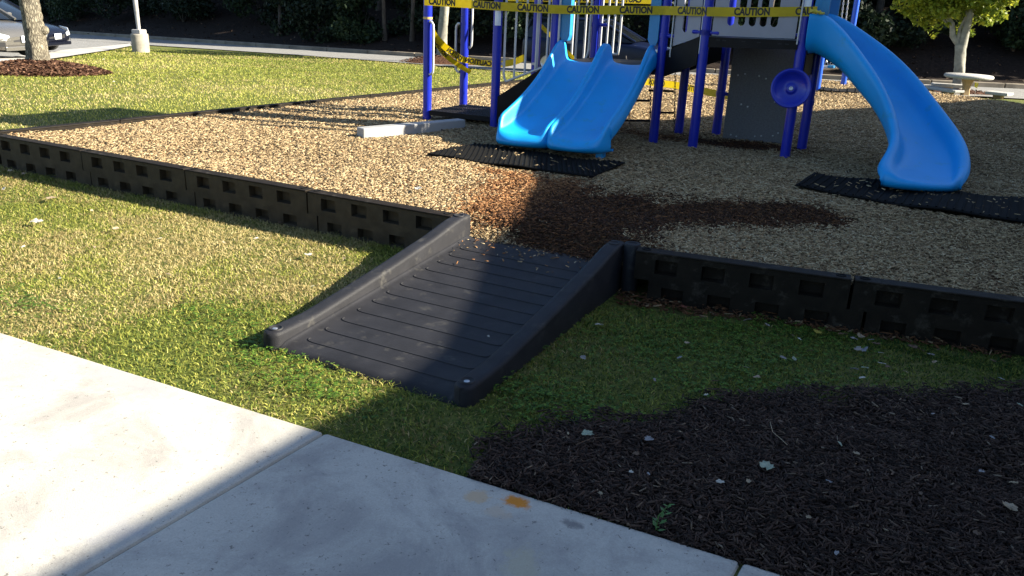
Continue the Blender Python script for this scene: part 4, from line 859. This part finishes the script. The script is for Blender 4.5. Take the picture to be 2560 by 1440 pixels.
for k in range(6):
    a=k*1.05+.3; e=tp_+np.array([math.cos(a)*1.6,math.sin(a)*1.6,1.5+.4*(k%3)]); mb=MB(); mb.tube([tp_-(0,0,.1),tp_*.5+e*.5+(0,0,.25),e],[.09,.06,.03],8); mb.build('limb',M['bark'],t); cl.append((*e,1.0)); cl.append((*(e+r.normal(0,.5,3)),.9))
leafcloud('crown',cl,5000,.13,M['leafmid'],62,t)
# middle tree with pale trunk
p,rx,_=TREES[1]; b=np.array([p[0],p[1],T(p[0],p[1])])
mound('mulch_ring',b,1.55,.3,'dark mulch mound at the foot of the slim pale tree behind the leftmost posts',M['mulchlit0'],1500,63)
t=thing('tree',b,'slim pale-barked tree between the two leftmost blue posts, at the roadside','tree')
tp_=pz(1112,-60,b[0],b[1]); trunkmesh(b+(0,0,.1),tp_,.19,.15,5,flare=1.4,n=20,m=30,rough=.06,bend=.05).build('trunk',M['palebark'],t)
cl=[]
for k in range(6):
    a=k*1.05; e=tp_+np.array([math.cos(a)*1.5,math.sin(a)*1.5,.9+.4*(k%3)]); mb=MB(); mb.tube([tp_-(0,0,.3),tp_*.5+e*.5,e],[.08,.06,.03],8); mb.build('limb',M['palebark'],t); cl.append((*e,1.1))
leafcloud('crown',cl,5000,.13,M['leafmid'],64,t)
# right tree with yellow green crown
P0=atT(2395,215); b=np.array([P0[0],P0[1],T(P0[0],P0[1])]); S=float((b-CP)@cf)/2070
# bring it to the near side of the road
b=np.array([*(CP+(b-CP)*.8)[:2],0]); b[2]=T(b[0],b[1])
mound('mulch_ring',b,1.1,.12,'dark mulch at the foot of the yellow green tree on the right',M['mulchlit0'],600,65)
t=thing('tree',b,'forked pale tree with bright yellow green leaves behind the picnic table','tree')
def bp(px,py,k=0): return pz(px,py,b[0],b[1])+cf*k
fk=bp(2402,112); trunkmesh(b+(0,0,.05),fk,.15,.155,7,flare=1.3,n=18,m=24,rough=.06,bend=.03).build('trunk',M['palebark'],t)
for pts_,rr_ in (([(2404,120),(2416,80),(2420,40),(2425,0),(2430,-60)],[.12,.10,.09,.075,.05]),([(2400,115),(2384,88),(2376,62),(2362,20),(2350,-30)],[.085,.075,.06,.045,.03]),([(2396,100),(2402,70),(2412,42),(2440,5)],[.05,.04,.03,.02]),([(2378,66),(2350,38),(2330,20)],[.03,.02,.012]),([(2420,40),(2450,10),(2470,-10)],[.03,.02,.012])):
    mb=MB(); mb.tube([bp(*q,.05*i*(1 if i%2 else -1)) for i,q in enumerate(pts_)],[v*1.2 for v in rr_],10); mb.build('limb',M['palebark'],t)
cl=[]; r=np.random.default_rng(66)
for (px,py,rad) in ((2330,25,.26),(2350,45,.2),(2370,20,.3),(2410,12,.3),(2445,35,.25),(2465,50,.22),(2478,30,.25),(2440,0,.35),(2380,-20,.4),(2320,0,.3),(2300,5,.2),(2480,-5,.3),(2500,10,.22),(2290,-25,.35),(2350,-50,.5),(2420,-60,.6),(2490,-50,.5),(2400,-120,.7),(2340,-110,.5),(2470,-110,.6),(2362,62,.10),(2470,66,.12),(2432,60,.08),(2346,58,.1)):
    for k in (-.6,0,.6): cl.append((*(bp(px,py,k+r.uniform(-.2,.2))+r.normal(0,.07,3)),rad*1.22))
leafcloud('crown',cl,15000,.10,M['leafyel'],67,t)
# lamp pole with concrete foot
P=atT(353,131); b=np.array([P[0],P[1],T(P[0],P[1])]); k_=float((b-CP)@cf)/FPX
t=thing('lamp_pole',b,'grey pole on a round concrete foot at the corner of the back lawn','pole')
mb=MB(); R_=20.5*k_; h_=44*k_*1.02; mb.lathe([(R_,-.1),(R_,h_*.93),(R_*.95,h_),(.0005,h_)],b,(0,0,1),28); mb.build('concrete_foot',M['conc_old'],t)
mb=MB(); bx=14.5*k_; mb.box(b+(0,0,h_+5*k_),(bx*1.7,bx*1.7,10*k_),.2); mb.build('base_cover',M['pole'],t,bev=.02)
mb=MB(); mb.tube([b+(0,0,h_),b+(-.05,-.0,h_+1.6),b+(-.12,0,6.2)],[8.2*k_*.55,6.4*k_,5.5*k_],14); mb.build('shaft',M['pole'],t)
# ---- dark shrubs and wood beyond the road ----
def shrub(s,off,h,w_,n,lab,seed,mat='leafdark',size=.16,trunk=False,name='shrub'):
    b=bankp(s,off); t=thing(name,b,lab,'tree' if trunk else 'shrub','evergreens on the shaded bank'); r=np.random.default_rng(seed); cl=[]
    if trunk:
        trunkmesh(b-(0,0,.2),b+(r.normal(0,.3),0,h*.8),.16,.06,seed,flare=1.3,n=10,m=10,bend=.15).build('trunk',M['darkbark'],t); z0=h*.28
    else:
        z0=.1
        mb=MB()
        for k in range(4): a=k*1.6+seed; mb.tube([b-(0,0,.1),b+(math.cos(a)*w_*.25,math.sin(a)*w_*.25,h*.5)],[.04,.015],6)
        mb.build('stems',M['darkbark'],t)
    for k in range(14 if not trunk else 26):
        q=r.random(); z=z0+(h-z0)*q; ww=w_*(math.sqrt(max(.05,1-q**1.8)) if trunk else math.sqrt(max(.1,1-(q*1.0)**2.2))); a=r.uniform(0,6.28); rr=ww*r.uniform(.2,.85); cl.append((b[0]+rr*math.cos(a),b[1]+rr*math.sin(a),b[2]+z,w_*r.uniform(.28,.48)))
    leafcloud('foliage' if not trunk else 'crown',cl,n,size,M[mat],seed+100,t); return t
sp=[(-70,4,3,2.6),(-64,3,3,2.5),(-58,4,3,2.5),(-52,3,3,2.4),(-46,4,3,2.4),(-40,3.5,2.6,2.2),(-34,4.5,3.0,2.2),(-29.5,3.0,2.2,1.9),(-26.3,1.9,1.9,1.7),(-24.0,2.4,2.4,1.8),(-20.7,3.6,2.4,1.8),(-17.2,2.6,2.2,1.7),(-14.2,3.0,2.8,1.9),(-10.5,3.2,3.2,2.2),(-7,3.0,2.8,2.0),(-3.5,3.4,2.6,2.0),(-.4,2.6,2.1,1.6),(2.9,4.6,2.6,1.7),(6.2,4.2,2.5,1.6),(9,3.6,3,2.0),(12,3,3,2.2),(15,2.5,3,2.4),(19,2.5,3,2.4)]
for i,(s_,o_,h_,w_) in enumerate(sp):
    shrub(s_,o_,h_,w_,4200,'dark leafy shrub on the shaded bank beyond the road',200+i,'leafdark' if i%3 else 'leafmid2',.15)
tr=[(-74,8),(-68,7),(-62,8),(-57,7),(-52,8),(-46,7),(-41,6),(-37,8),(-33,6.5),(-30,9),(-27,7),(-24,8.5),(-21,6.5),(-18,8.5),(-15,6.5),(-12,9),(-9,7),(-6,8.5),(-3,6.5),(0,7.5),(2.4,8.5),(5,8),(8,7),(11,8.5),(12.5,5),(15,7),(15,4),(18,7),(18,4),(21,6),(24,5),(27,6)]
for i,(s_,o_) in enumerate(tr):
    shrub(s_,o_,9+2*((i*7)%3),3.0,6500,'tall dark evergreen in the wood beyond the road',300+i,'leafdark',.26,True,'tree')
# thin bare stems in front of the wood
for i,(px,py) in enumerate(((1505,60),(862,88),(380,84),(700,90),(2210,150))):
    s_=atT(px,min(py+50,140))[0]; b=bankp(float(np.clip(s_,-40,6)),2.2); t=thing('tree',b,'slender dark trunk rising from the shaded bank','tree','slender trunks on the bank')
    trunkmesh(b-(0,0,.1),b+(.2,.1,7),.10,.05,i+40,n=10,m=12,bend=.12).build('trunk',M['darkbark'],t)
# far wood mass
r=np.random.default_rng(70); n=34000; s_=r.uniform(-110,40,n); idx=np.clip(np.searchsorted(fe[:,0],s_),0,nr-1); off=r.uniform(12,24,n); C=np.stack([fe[idx,0]+nrm[idx,0]*off+r.normal(0,.8,n),fe[idx,1]+nrm[idx,1]*off+r.normal(0,.8,n),r.uniform(-1,11,n)+1.8],-1)
k=~((C[:,0]>5.5)&(C[:,0]<7.6)&(C[:,2]<3.4)&(C[:,2]>.9)); C=C[k]
wd=quads('far_wood',C,1.0,M['leafdark'],r.random(len(C)),71,kind='stuff',elong=1.2)
# pale building glimpsed between the trees, right
t=None
# ================= CARS =================
def car(base,yaw,label,paint,L=4.5,W=1.78,Hh=1.45,suv=False,plate='',name='parked_car'):
    t=thing(name,base,label,'car'); R=Matrix.Rotation(yaw,3,'Z'); B=np.array(base,float); Rn=np.array(R)
    X=lambda P:[tuple(B+Rn@np.array(p,float)) for p in P]
    def g(G): return [X(r_) for r_ in G]
    h=L/2; k=Hh/1.45; hood=.80 if not suv else 1.0; belt=.88 if not suv else 1.08
    st=[(-h,.42,.62,belt-.12,W*.36),(-h+.05,.30,.62,belt-.03,W*.44),(-h+.25,.22,.62,belt+.02,W*.485),(-h*.5,.18,.6,belt+.02,W*.5),(0,.18,.6,belt,W*.5),(h*.38,.18,.6,belt-.02,W*.5),(h*.48,.18,.6,hood+.06,W*.495),(h*.72,.2,.58,hood,W*.485),(h-.22,.2,.52,hood-.10,W*.46),(h-.06,.22,.50,hood-.19,W*.42),(h,.30,.48,hood-.26,W*.36),(h+.03,.36,.46,.52,W*.33)]
    G=[]
    for (x,zb,zm,zt,hw) in st:
        half=[(x,0,zb),(x,hw*.8,zb),(x,hw*.97,zb+.08),(x,hw,zm),(x,hw*.985,zt-.10),(x,hw*.93,zt-.03),(x,hw*.7,zt+.015),(x,0,zt+.03)]
        G.append(half+[(a,-b_,c) for a,b_,c in half[-2:0:-1]])
    mb=MB(); mb.grid(g(G),closed=True); mb.add(X(G[0]),[tuple(range(len(G[0])))]); mb.add(X(G[-1]),[tuple(range(len(G[0])))[::-1]]); o=mb.build('body',paint,t)
    m=o.modifiers.new('s','SUBSURF'); m.levels=1; m.render_levels=1
    rear=-h*.82 if not suv else -h*.95; cabs=[(rear,belt,W*.42,belt+.01),(rear+(.55 if not suv else .15),belt,W*.44,Hh*.97),(-.2,belt,W*.45,Hh),(h*.12,belt,W*.45,Hh*.985),(h*.56,belt,W*.43,belt+.01)]
    G=[]
    for (x,zb,hw,zt) in cabs:
        G.append([(x,-hw,zb-.02),(x,-hw*(.98-.16*(zt-zb)/(Hh-belt)),zt-.06*(zt-zb)),(x,-hw*.7,zt),(x,0,zt+.01),(x,hw*.7,zt),(x,hw*(.98-.16*(zt-zb)/(Hh-belt)),zt-.06*(zt-zb)),(x,hw,zb-.02)])
    mb=MB(); mb.grid(g(G)); mb.build('windows',M['glass'],t)
    mb=MB(); mb.grid(g([[(p[0],p[1],p[2]+.014) for p in r_[1:-1]] for r_ in G[1:4]])); rf=mb.build('roof',paint,t); m=rf.modifiers.new('s','SOLIDIFY'); m.thickness=.02
    for s in (-1,1):
        for i,j in ((3,4),(0,1)):
            a=np.array(G[i][1 if s<0 else 5]);b_=np.array(G[j][1 if s<0 else 5]); mb=MB(); mb.tube(X([a,b_]),.035,8); mb.build('pillar',paint,t)
        mb=MB(); mb.tube(X([(-.05,s*W*.452,belt),(-.1,s*W*.40,Hh*.97)]),.04,8); mb.build('pillar',paint,t)
        mb=MB(); mb.box(np.array(X([(h*.36,s*(W*.5+.07),belt+.09)])[0]),(.12,.18,.13),yaw); mb.build('wing_mirror',paint,t,bev=.03)
        # headlight: wraps the corner
        q=[(h-.40,s*W*.487,hood-.16),(h-.12,s*W*.445,hood-.26),(h+.005,s*W*.35,hood-.30),(h+.02,s*W*.25,hood-.33)]; u=[(h-.45,s*W*.475,hood-.07),(h-.15,s*W*.435,hood-.12),(h-.03,s*W*.35,hood-.19),(h+.0,s*W*.25,hood-.24)]
        q=[(a+.012,b_*1.012,c) for a,b_,c in q];u=[(a+.012,b_*1.012,c+.005) for a,b_,c in u]
        mb=MB(); mb.grid([X(q),X(u)]); hl=mb.build('headlight',M['lamp'],t); m=hl.modifiers.new('s','SOLIDIFY'); m.thickness=.02
        mb=MB(); mb.grid([X([(h-.06,s*W*.43,.32),(h+.03,s*W*.34,.32)]),X([(h-.05,s*W*.435,.42),(h+.035,s*W*.34,.42)])]); mb.build('fog_lamp',M['groove'],t)
        for x in (-h*.6,h*.64):
            c=np.array(X([(x,s*(W*.5-.09),.32)])[0]); ax_=Rn@np.array([0,s,0.]); mb=MB(); mb.lathe([(.2,-.1),(.32,-.1),(.33,-.05),(.33,.07),(.31,.1),(.22,.1)],c,ax_,28); wh=mb.build('wheel',M['tyre'],t)
            mb=MB(); mb.lathe([(.22,.095),(.2,.07),(.08,.075),(.05,.09),(.0005,.09)],c,ax_,20); mb.build('rim',M['rim'],sub(wh,t))
    mb=MB(); mb.grid([X([(h+.035,-W*.2,.42),(h+.045,W*.2,.42)]),X([(h+.02,-W*.22,hood-.27),(h+.03,W*.22,hood-.27)])]); mb.build('grille',M['groove'],t)
    mb=MB(); mb.box(np.array(X([(h+.065,0,.48)])[0]),(.015,.31,.155),yaw); mb.build('number_plate',M['plate'],t)
    mb=MB(); mb.box(np.array(X([(h+.03,0,.27)])[0]),(.06,W*.7,.10),yaw); mb.build('bumper_lip',paint,t,bev=.02)
    return t
def vdir(px,a):   # heading: view direction at column px turned by angle a
    d=ray(px,100); return math.atan2(-d[1],-d[0])+a
def carat(px,py,a,z0,lx,ly,**kw):
    """put the car so that its nose centre is above photo point (px,py) on the ground"""
    g_=atT(px,py); y_=vdir(px,a); L=kw.get('L',4.5); b=np.array([g_[0]-math.cos(y_)*L/2,g_[1]-math.sin(y_)*L/2,g_[2]+.04]); return car(b,y_,**kw)
carat(70,152,math.radians(44),0,0,0,label='silver parked sedan whose nose shows left of the big grey trunk',paint=M['silver'])
carat(146,136,math.radians(56),0,0,0,label='black parked car with a white plate just right of the big grey trunk',paint=M['blackcar'],Hh=1.5)
# dark suv on the road behind the double slide
g_=atT(1500,176); 
yw=math.atan2(*(fe[100]-fe[92])[::-1]); i=int(np.abs(fe[:,0]+9.2).argmin()); dr_=fe[i+2]-fe[i-2]; yw=math.atan2(dr_[1],dr_[0]); c=ne[int(np.abs(ne[:,0]+8.6).argmin())]*.78+fe[i]*.22
c=c+dr_/np.linalg.norm(dr_)*1.3
car((c[0],c[1],T(*c)+.04),yw,'dark blue vehicle on the road, seen behind the double slide',M['navy'],L=4.8,W=1.85,Hh=1.68,suv=True)
# ================= PICNIC TABLE AND SEATS =================
def gpt(px,py,z): return at(px,py,z)
tbs=atT(2411,241); tz=float(tbs[2]); 
def top_ht(px,py,b): return pz(px,py,b[0],b[1])[2]
zt=top_ht(2413,190,tbs)
t=thing('picnic_table',(tbs[0],tbs[1],tz),'round concrete picnic table on a tan pedestal behind the curved slide','table')
kx=float((tbs-CP)@cf)/FPX
mb=MB(); R_=56*kx; mb.lathe([(.0005,zt-5*kx),(R_*.92,zt-5*kx),(R_*.99,zt-3*kx),(R_,zt),(R_*.99,zt+2*kx),(R_*.95,zt+4*kx),(.0005,zt+4*kx)],(tbs[0],tbs[1],0),(0,0,1),48); mb.build('tabletop',M['table'],t)
def pedestal(c,z0,z1,w0,wm,w1,parent,rz=0):
    G=[]
    for q in np.linspace(0,1,12):
        w_=wm+(w0-wm)*max(0,1-q*2.4)**1.5+(w1-wm)*max(0,(q-.45)/.55)**2; z=z0+(z1-z0)*q; a_,b_=math.cos(rz),math.sin(rz); G.append([(c[0]+x*a_*w_-y*b_*w_*.8,c[1]+x*b_*w_+y*a_*w_*.8,z) for x,y in ((-1,-.7),(-.7,-1),(.7,-1),(1,-.7),(1,.7),(.7,1),(-.7,1),(-1,.7))])
    mb=MB(); mb.grid(G,closed=True,smooth=False); return mb.build('pedestal',M['ped'],parent,bev=.006)
pedestal(tbs,tz-.05,zt-5*kx,12*kx,8*kx,15*kx,t,.4)
def seat(pa,pb,label,wd_,ped,zs):
    A=at(*pa,zs);B_=at(*pb,zs); c=(A+B_)/2; d=(B_-A)[:2]; Lg=np.linalg.norm(d); an=math.atan2(d[1],d[0]); t=thing('bench',(c[0],c[1],tz),label,'bench','concrete seats round the picnic table')
    mb=MB(); n_=16; G0=[];
    for z in (zs-.07,zs-.05,zs,zs+.012):
        e=.96 if z in (zs-.07,zs+.012) else 1
        G0.append([(c[0]+math.cos(an)*x*Lg/2*e-math.sin(an)*y*wd_/2*e,c[1]+math.sin(an)*x*Lg/2*e+math.cos(an)*y*wd_/2*e,z) for x,y in ((-1,-.8),(-.95,-1),(.95,-1),(1,-.8),(1,.8),(.95,1),(-.95,1),(-1,.8))])
    mb.grid(G0,closed=True,smooth=False); mb.add(G0[-1],[tuple(range(8))]); mb.add(G0[0],[tuple(range(8))[::-1]]); mb.build('seat',M['table'],t)
    for s in ped: pc=c+np.array([math.cos(an)*s*Lg,math.sin(an)*s*Lg,0]); pedestal(pc,tz-.1,zs-.07,.16,.12,.14,t,an)
seat((2300,212),(2400,227),'long low concrete seat left of the picnic table pedestal',.4,(-.25,.25),tz+.2)
seat((2330,208),(2410,213),'second concrete seat, farther behind the picnic table',.36,(0,),tz+.26)
seat((2470,228),(2528,234),'short concrete seat right of the picnic table',.5,(0,),tz+.2)
# small yellow flag by the kerb
b=atT(2441,221); b=np.array([*(CP+(b-CP)*.75)[:2],0]); b[2]=T(b[0],b[1]); c=pz(2441,212,b[0],b[1]); t=thing('marker_flag',b,'tiny yellow marker flag to the right of the picnic table','flag')
mb=MB(); mb.tube([b,c+(0,0,.05)],.004,6); mb.build('wire',M['steel'],t)
q=[pz(2438,206,b[0],b[1]),pz(2446,208,b[0],b[1]),pz(2443,221,b[0],b[1]),pz(2436,217,b[0],b[1])]; mb=MB(); mb.prism(q,(.0,.012,0)); mb.build('flag',M['yel'],t)
# ================= SWING FRAME =================
s0=at(2042,227,.25); s1=at(2108,211,.25)
t=thing('swing_frame',s0,'distant blue swing frame with chains left of the curved slide','swing')
for a,b_ in ((s0,(2081,-40)),(s1,(2158,-90))):
    top=pz(*b_,a[0],a[1]); mb=MB(); mb.tube([a-(0,0,.1),top],.055,14); mb.build('leg',M['blue2'],t)
ta=pz(2081,-40,s0[0],s0[1]); tb=pz(2158,-90,s1[0],s1[1]); mb=MB(); mb.tube([ta,ta+(0,0,.05)],.06,12); mb.build('top_joint',M['blue2'],t)
mx=(s0+s1)/2
for i,(xa,xb,ye) in enumerate(((2093,2070,150),(2104,2078,150),(2116,2090,170),(2128,2100,170))):
    P=[pz(xa,-30,mx[0],mx[1]),pz((xa*.7+xb*.3),60,mx[0],mx[1])]; P=[pz(xa,-60,mx[0],mx[1]),pz(xb,ye,mx[0],mx[1])]
    d_=P[1]-P[0]; L_=np.linalg.norm(d_); n_=int(L_/.045); mb=MB()
    for j in range(n_):
        c=P[0]+d_*(j+.5)/n_; mb.box(c,(.014 if j%2 else .03,.03 if j%2 else .014,.05))
    mb.build('chain',M['railgrey'],t)
for xx,yy,m_ in ((2066,158,'railgrey'),(2079,158,'railgrey')):
    c=pz(xx,yy,mx[0],mx[1]); kx=float((c-CP)@cf)/FPX; mb=MB(); mb.tube([c+cu*7*kx,c-cu*5*kx-cr*5*kx,c-cu*5*kx+cr*5*kx,c+cu*7*kx],.012,6); mb.build('hanger',M[m_],t)
c=pz(2078,167,mx[0],mx[1]); kx=float((c-CP)@cf)/FPX; mb=MB(); mb.box(c,(15*kx,.2,6*kx)); mb.build('swing_seat',M['cyan'],t,bev=.01)
# low grey rail of the swing bay
mb=MB(); mb.tube([at(2060,168,1.0)*0+pz(2055,170,mx[0],mx[1]+.6),pz(2150,162,mx[0],mx[1]+.6)],.05,10); 
tag(mb.build('rail',M['railgrey']),'low pale rail behind the distant swings','rail')
# ================= BUILDING that shades the foreground (outside the frame) =================
bl=[(7.39,2.94),(6.84,4.4),(6.4,5.05),(5.95,5.35),(4.85,5.55),(4.62,6.15),(6.52,8.53),(10.9,16.7),(22,14),(22,-14),(7.3,-12),(8.06,-.41),(8.13,.6),(8.21,1.07),(8.15,1.5),(7.86,2.12)]
H_=4.27; mb=MB(); mb.prism([(x,y,-.2) for x,y in bl],(0,0,H_)); t=thing('building',(12,2,0),'beige flat-roofed building standing to the right of the playground','building'); mb.build('wall',M['wall'],t)
mb=MB(); cxm=np.mean([b_[0] for b_ in bl]); mb.prism([(cxm+(x-cxm)*1.0,y,H_-.2) for x,y in bl],(0,0,.18)); mb.build('roof',M['grey'],t)
# pale building glimpsed through the wood
p=CP+ray(2490,112)*40; t=thing('building',(p[0],p[1],p[2]-2),'pale sided building just visible between the dark trees at the top right','building')
mb=MB(); mb.box((p[0],p[1]+2,p[2]+.2),(3.2,4,2.4),.1)
for k in range(9): mb.box((p[0],p[1]-.02,p[2]-.9+.26*k),(3.22,4.0-3.96,.02),.1)
mb.build('wall',M['white'],t); mb=MB(); mb.box((p[0]-.2,p[1]-.09,p[2]+.1),(.5,.05,.9),.1); mb.build('window',M['glass'],t)
# ================= LEAVES, SCRAPS, SEEDLING =================
def leafmesh(c,s,rot,tilt,kind,seed):
    r=np.random.default_rng(seed); pts=[]
    if kind=='maple': prof=[1,.72,.9,.66,.85,.66,.74,.6,.62,.25]; 
    elif kind=='oval': prof=[1,.86,.62,.5,.46,.46,.5,.56,.62,.6]
    else: prof=list(r.uniform(.62,1,10))
    n=len(prof); half=[(math.pi*i/(n-1),prof[i]) for i in range(n)]; full=half+[(-a,p) for a,p in half[-2:0:-1]]
    R=Matrix.Rotation(rot,3,'Z')@Matrix.Rotation(tilt,3,'X'); V=[np.array(c)+np.array(R@Vector((0,0,s*.03)))]
    for a,p in full:
        x,y=math.cos(a)*p*s/2,math.sin(a)*p*s/2*(.9 if kind=='maple' else .62); z=s*(.05*r.uniform(-1,1)+.25*p*p*(abs(math.sin(a)))*.5); V.append(np.array(c)+np.array(R@Vector((x,y,z))))
    m=len(full); mb=MB(); mb.add(V,[(0,1+i,1+(i+1)%m) for i in range(m)],False); return mb
LM={k:plain('leaf '+k,c,.6,var=.25,scale=40) for k,c in ((k_,tuple(v*.62 for v in c_)) for k_,c_ in {'pale':(.30,.42,.30),'teal':(.36,.42,.30),'brown':(.16,.09,.05),'tan':(.42,.32,.2),'lilac':(.34,.30,.27),'white':(.6,.58,.5),'red':(.25,.07,.04),'yellow':(.5,.4,.05),'grey':(.3,.29,.3)}.items())}
def leaf(px,py,sz,col_,kind,label,group=None,z=.03,cat='leaf',name='fallen_leaf',tilt=.25):
    g0=at(px,py,z); k=float((g0-CP)@cf)/FPX; r_=random.random(); mb=leafmesh(g0+(0,0,.012),sz*k*1.15,r_*6.28,tilt*(random.random()-.5)*2,kind,random.randint(0,9999))
    o=mb.build(name,LM[col_]); tag(o,label,cat,group); m=o.modifiers.new('s','SOLIDIFY'); m.thickness=.0012; return o
MZ=.055
leaf(1465,1090,36,'teal','maple','pale green lobed leaf near the left end of the dark mulch, beside a thin twig',z=MZ)
leaf(1915,1173,46,'teal','maple','large pale blue green leaf in the middle of the dark mulch bed',z=MZ)
leaf(2098,1114,24,'teal','oval','small oval pale green leaf up and right of the large leaf on the dark mulch',z=MZ)
leaf(1624,1104,28,'grey','maple','greyish curled leaf near the upper edge of the dark mulch bed',z=MZ)
leaf(1800,1212,22,'white','rag','small torn white scrap on the dark mulch left of the large pale leaf',z=MZ,cat='scrap',name='paper_scrap')
leaf(1577,1186,14,'white','rag','tiny white scrap on the dark mulch above the path edge',z=MZ,cat='scrap',name='paper_scrap')
leaf(2075,1212,24,'grey','oval','dull purplish leaf on the dark mulch right of the large pale leaf',z=MZ)
leaf(2523,1276,46,'tan','maple','curled tan leaf near the right edge on the dark mulch',z=MZ)
leaf(2412,1016,20,'tan','oval','orange brown leaf near the top right of the dark mulch',z=MZ)
leaf(2550,1018,20,'teal','oval','pale green leaf at the right edge of the photo on the mulch',z=MZ)
leaf(2535,1213,26,'tan','oval','yellowish leaf by the right edge above the curled tan leaf',z=MZ)
leaf(1765,992,18,'white','oval','small pale leaf at the edge where shaded grass meets the mulch')
leaf(1708,772,26,'red','maple','reddish leaf beside the shaded border near the ramp')
leaf(2043,835,26,'yellow','maple','yellow leaf among the leaves beside the shaded border')
leaf(1495,816,24,'white','oval','single whitish leaf on shaded grass beside the ramp rail')
leaf(1457,900,24,'lilac','rag','small curled grey leaf in the shaded grass below the ramp rail')
leaf(92,558,32,'white','rag','crumpled whitish leaf on the sunny lawn at far left')
leaf(237,622,20,'tan','oval','pale folded leaf on the sunny lawn left of centre')
leaf(770,640,24,'white','maple','whitish leaf on the sunny lawn near the left ramp rail')
leaf(130,498,28,'tan','maple','tan curled leaf on sunny grass near the left border')
leaf(1045,475,28,'white','rag','white crumpled scrap on the sunlit chips by the border',z=.27,cat='scrap',name='paper_scrap')
leaf(2452,1185,18,'grey','rag','small grey scrap on the mulch at the right',z=MZ)
for (px,py) in ((1865,805),(1920,818),(1985,842),(2000,852),(2020,880),(1720,860),(1955,895),(1985,903),(1870,925),(1895,950),(1785,955),(2130,850),(2150,842),(2175,855),(2190,862),(2205,850),(2225,852),(2140,877),(2160,880),(2200,885),(2215,920),(2205,910),(2140,930),(2160,925),(2150,948),(2300,880),(2330,890),(2345,880),(2480,905),(2265,935),(2285,870),(1700,900),(1640,955),(2100,842),(2335,912),(2500,952)):
    leaf(px+random.uniform(-4,4),py+random.uniform(-3,3),random.uniform(15,27),random.choice(['lilac','lilac','white','brown','tan','grey','teal','brown']),random.choice(['maple','oval','rag','oval']),'small dry leaf scattered on the shaded grass below the right border','dry leaves below the right border',z=.022,tilt=.6)
for (px,py) in ((25,430),(60,437),(10,475),(560,520),(700,560),(150,700),(330,760),(420,690),(560,610),(640,600),(290,575),(230,530),(780,720),(860,650),(60,620),(500,480),(400,600)):
    leaf(px,py,random.uniform(10,18),random.choice(['white','tan','brown']),random.choice(['rag','oval']),'tiny dry leaf scattered on the sunny lawn left of the ramp','dry leaves on the sunny lawn',z=.025,tilt=.6)
for (px,py) in ((260,151),(285,208),(350,200),(345,215),(490,218),(320,235),(55,285),(480,195)):
    P=atT(px,py); k=float((P-CP)@cf)/FPX; o=leafmesh(P+(0,0,.03),6.5*k,random.random()*6,.5*random.random(),'rag',random.randint(0,999)).build('fallen_leaf',LM['white']); tag(o,'tiny pale leaf on the lawn behind the playground','leaf','pale leaves on the back lawn'); m=o.modifiers.new('s','SOLIDIFY'); m.thickness=.002
for (px,py) in ((1700,1085),(1590,1140),(1750,1300),(1870,1210),(1950,1060),(2020,1300),(2140,1140),(2230,1190),(2300,1240),(2380,1090),(2440,1340),(2210,1330),(1660,1250),(1500,1240),(1420,1090),(2330,1040),(2480,1100),(2250,1410),(2090,1390),(1620,1190)):
    leaf(px,py,random.uniform(12,20),random.choice(['brown','tan','grey','brown']),random.choice(['rag','oval']),'small brownish leaf bit lying on the dark mulch bed','brown leaf bits on the dark mulch',z=MZ,tilt=.5)
leaf(1221,846,9,'white','rag','tiny white fleck on the shaded half of the ramp',z=.09,cat='scrap',name='paper_scrap')
# seedling in the mulch by the path
b=at(1640,1325,.02); t=thing('seedling',b,'small green seedling at the edge of the dark mulch by the path','plant')
r=np.random.default_rng(12); tip=b+np.array([.03,.02,.10]); mb=MB(); mb.tube([b,b+(0,0.01,.05),tip],[.0025,.002,.001],6); mb.build('stem',M['clov0'],t)
mb=MB()
for i in range(14):
    q=i/13; c=b+(tip-b)*q; a=i*2.4; u=np.array([math.cos(a),math.sin(a),.4]); v=np.array([-math.sin(a),math.cos(a),0]); s=.028*(1-.4*q); mb.add([c,c+u*s*.6+v*s*.3,c+u*s*1.2,c+u*s*.6-v*s*.3],[(0,1,2,3)])
mb.build('leaves',M['clov0'],t)
# twig on the mulch
P=[at(1925,1055,.06),at(1932,1080,.07),at(1950,1095,.065),at(1968,1112,.06)]; mb=MB(); mb.tube(P,.0015,5); tag(mb.build('twig',LM['tan']),'thin bent twig on the dark mulch above the large pale leaf','twig')
P=[at(1440,1112,.06),at(1480,1095,.075),at(1520,1092,.065),at(1545,1100,.06)]; mb=MB(); mb.tube(P,.0018,5); tag(mb.build('twig',LM['brown']),'thin brown twig beside the pale leaf at the left end of the mulch','twig')
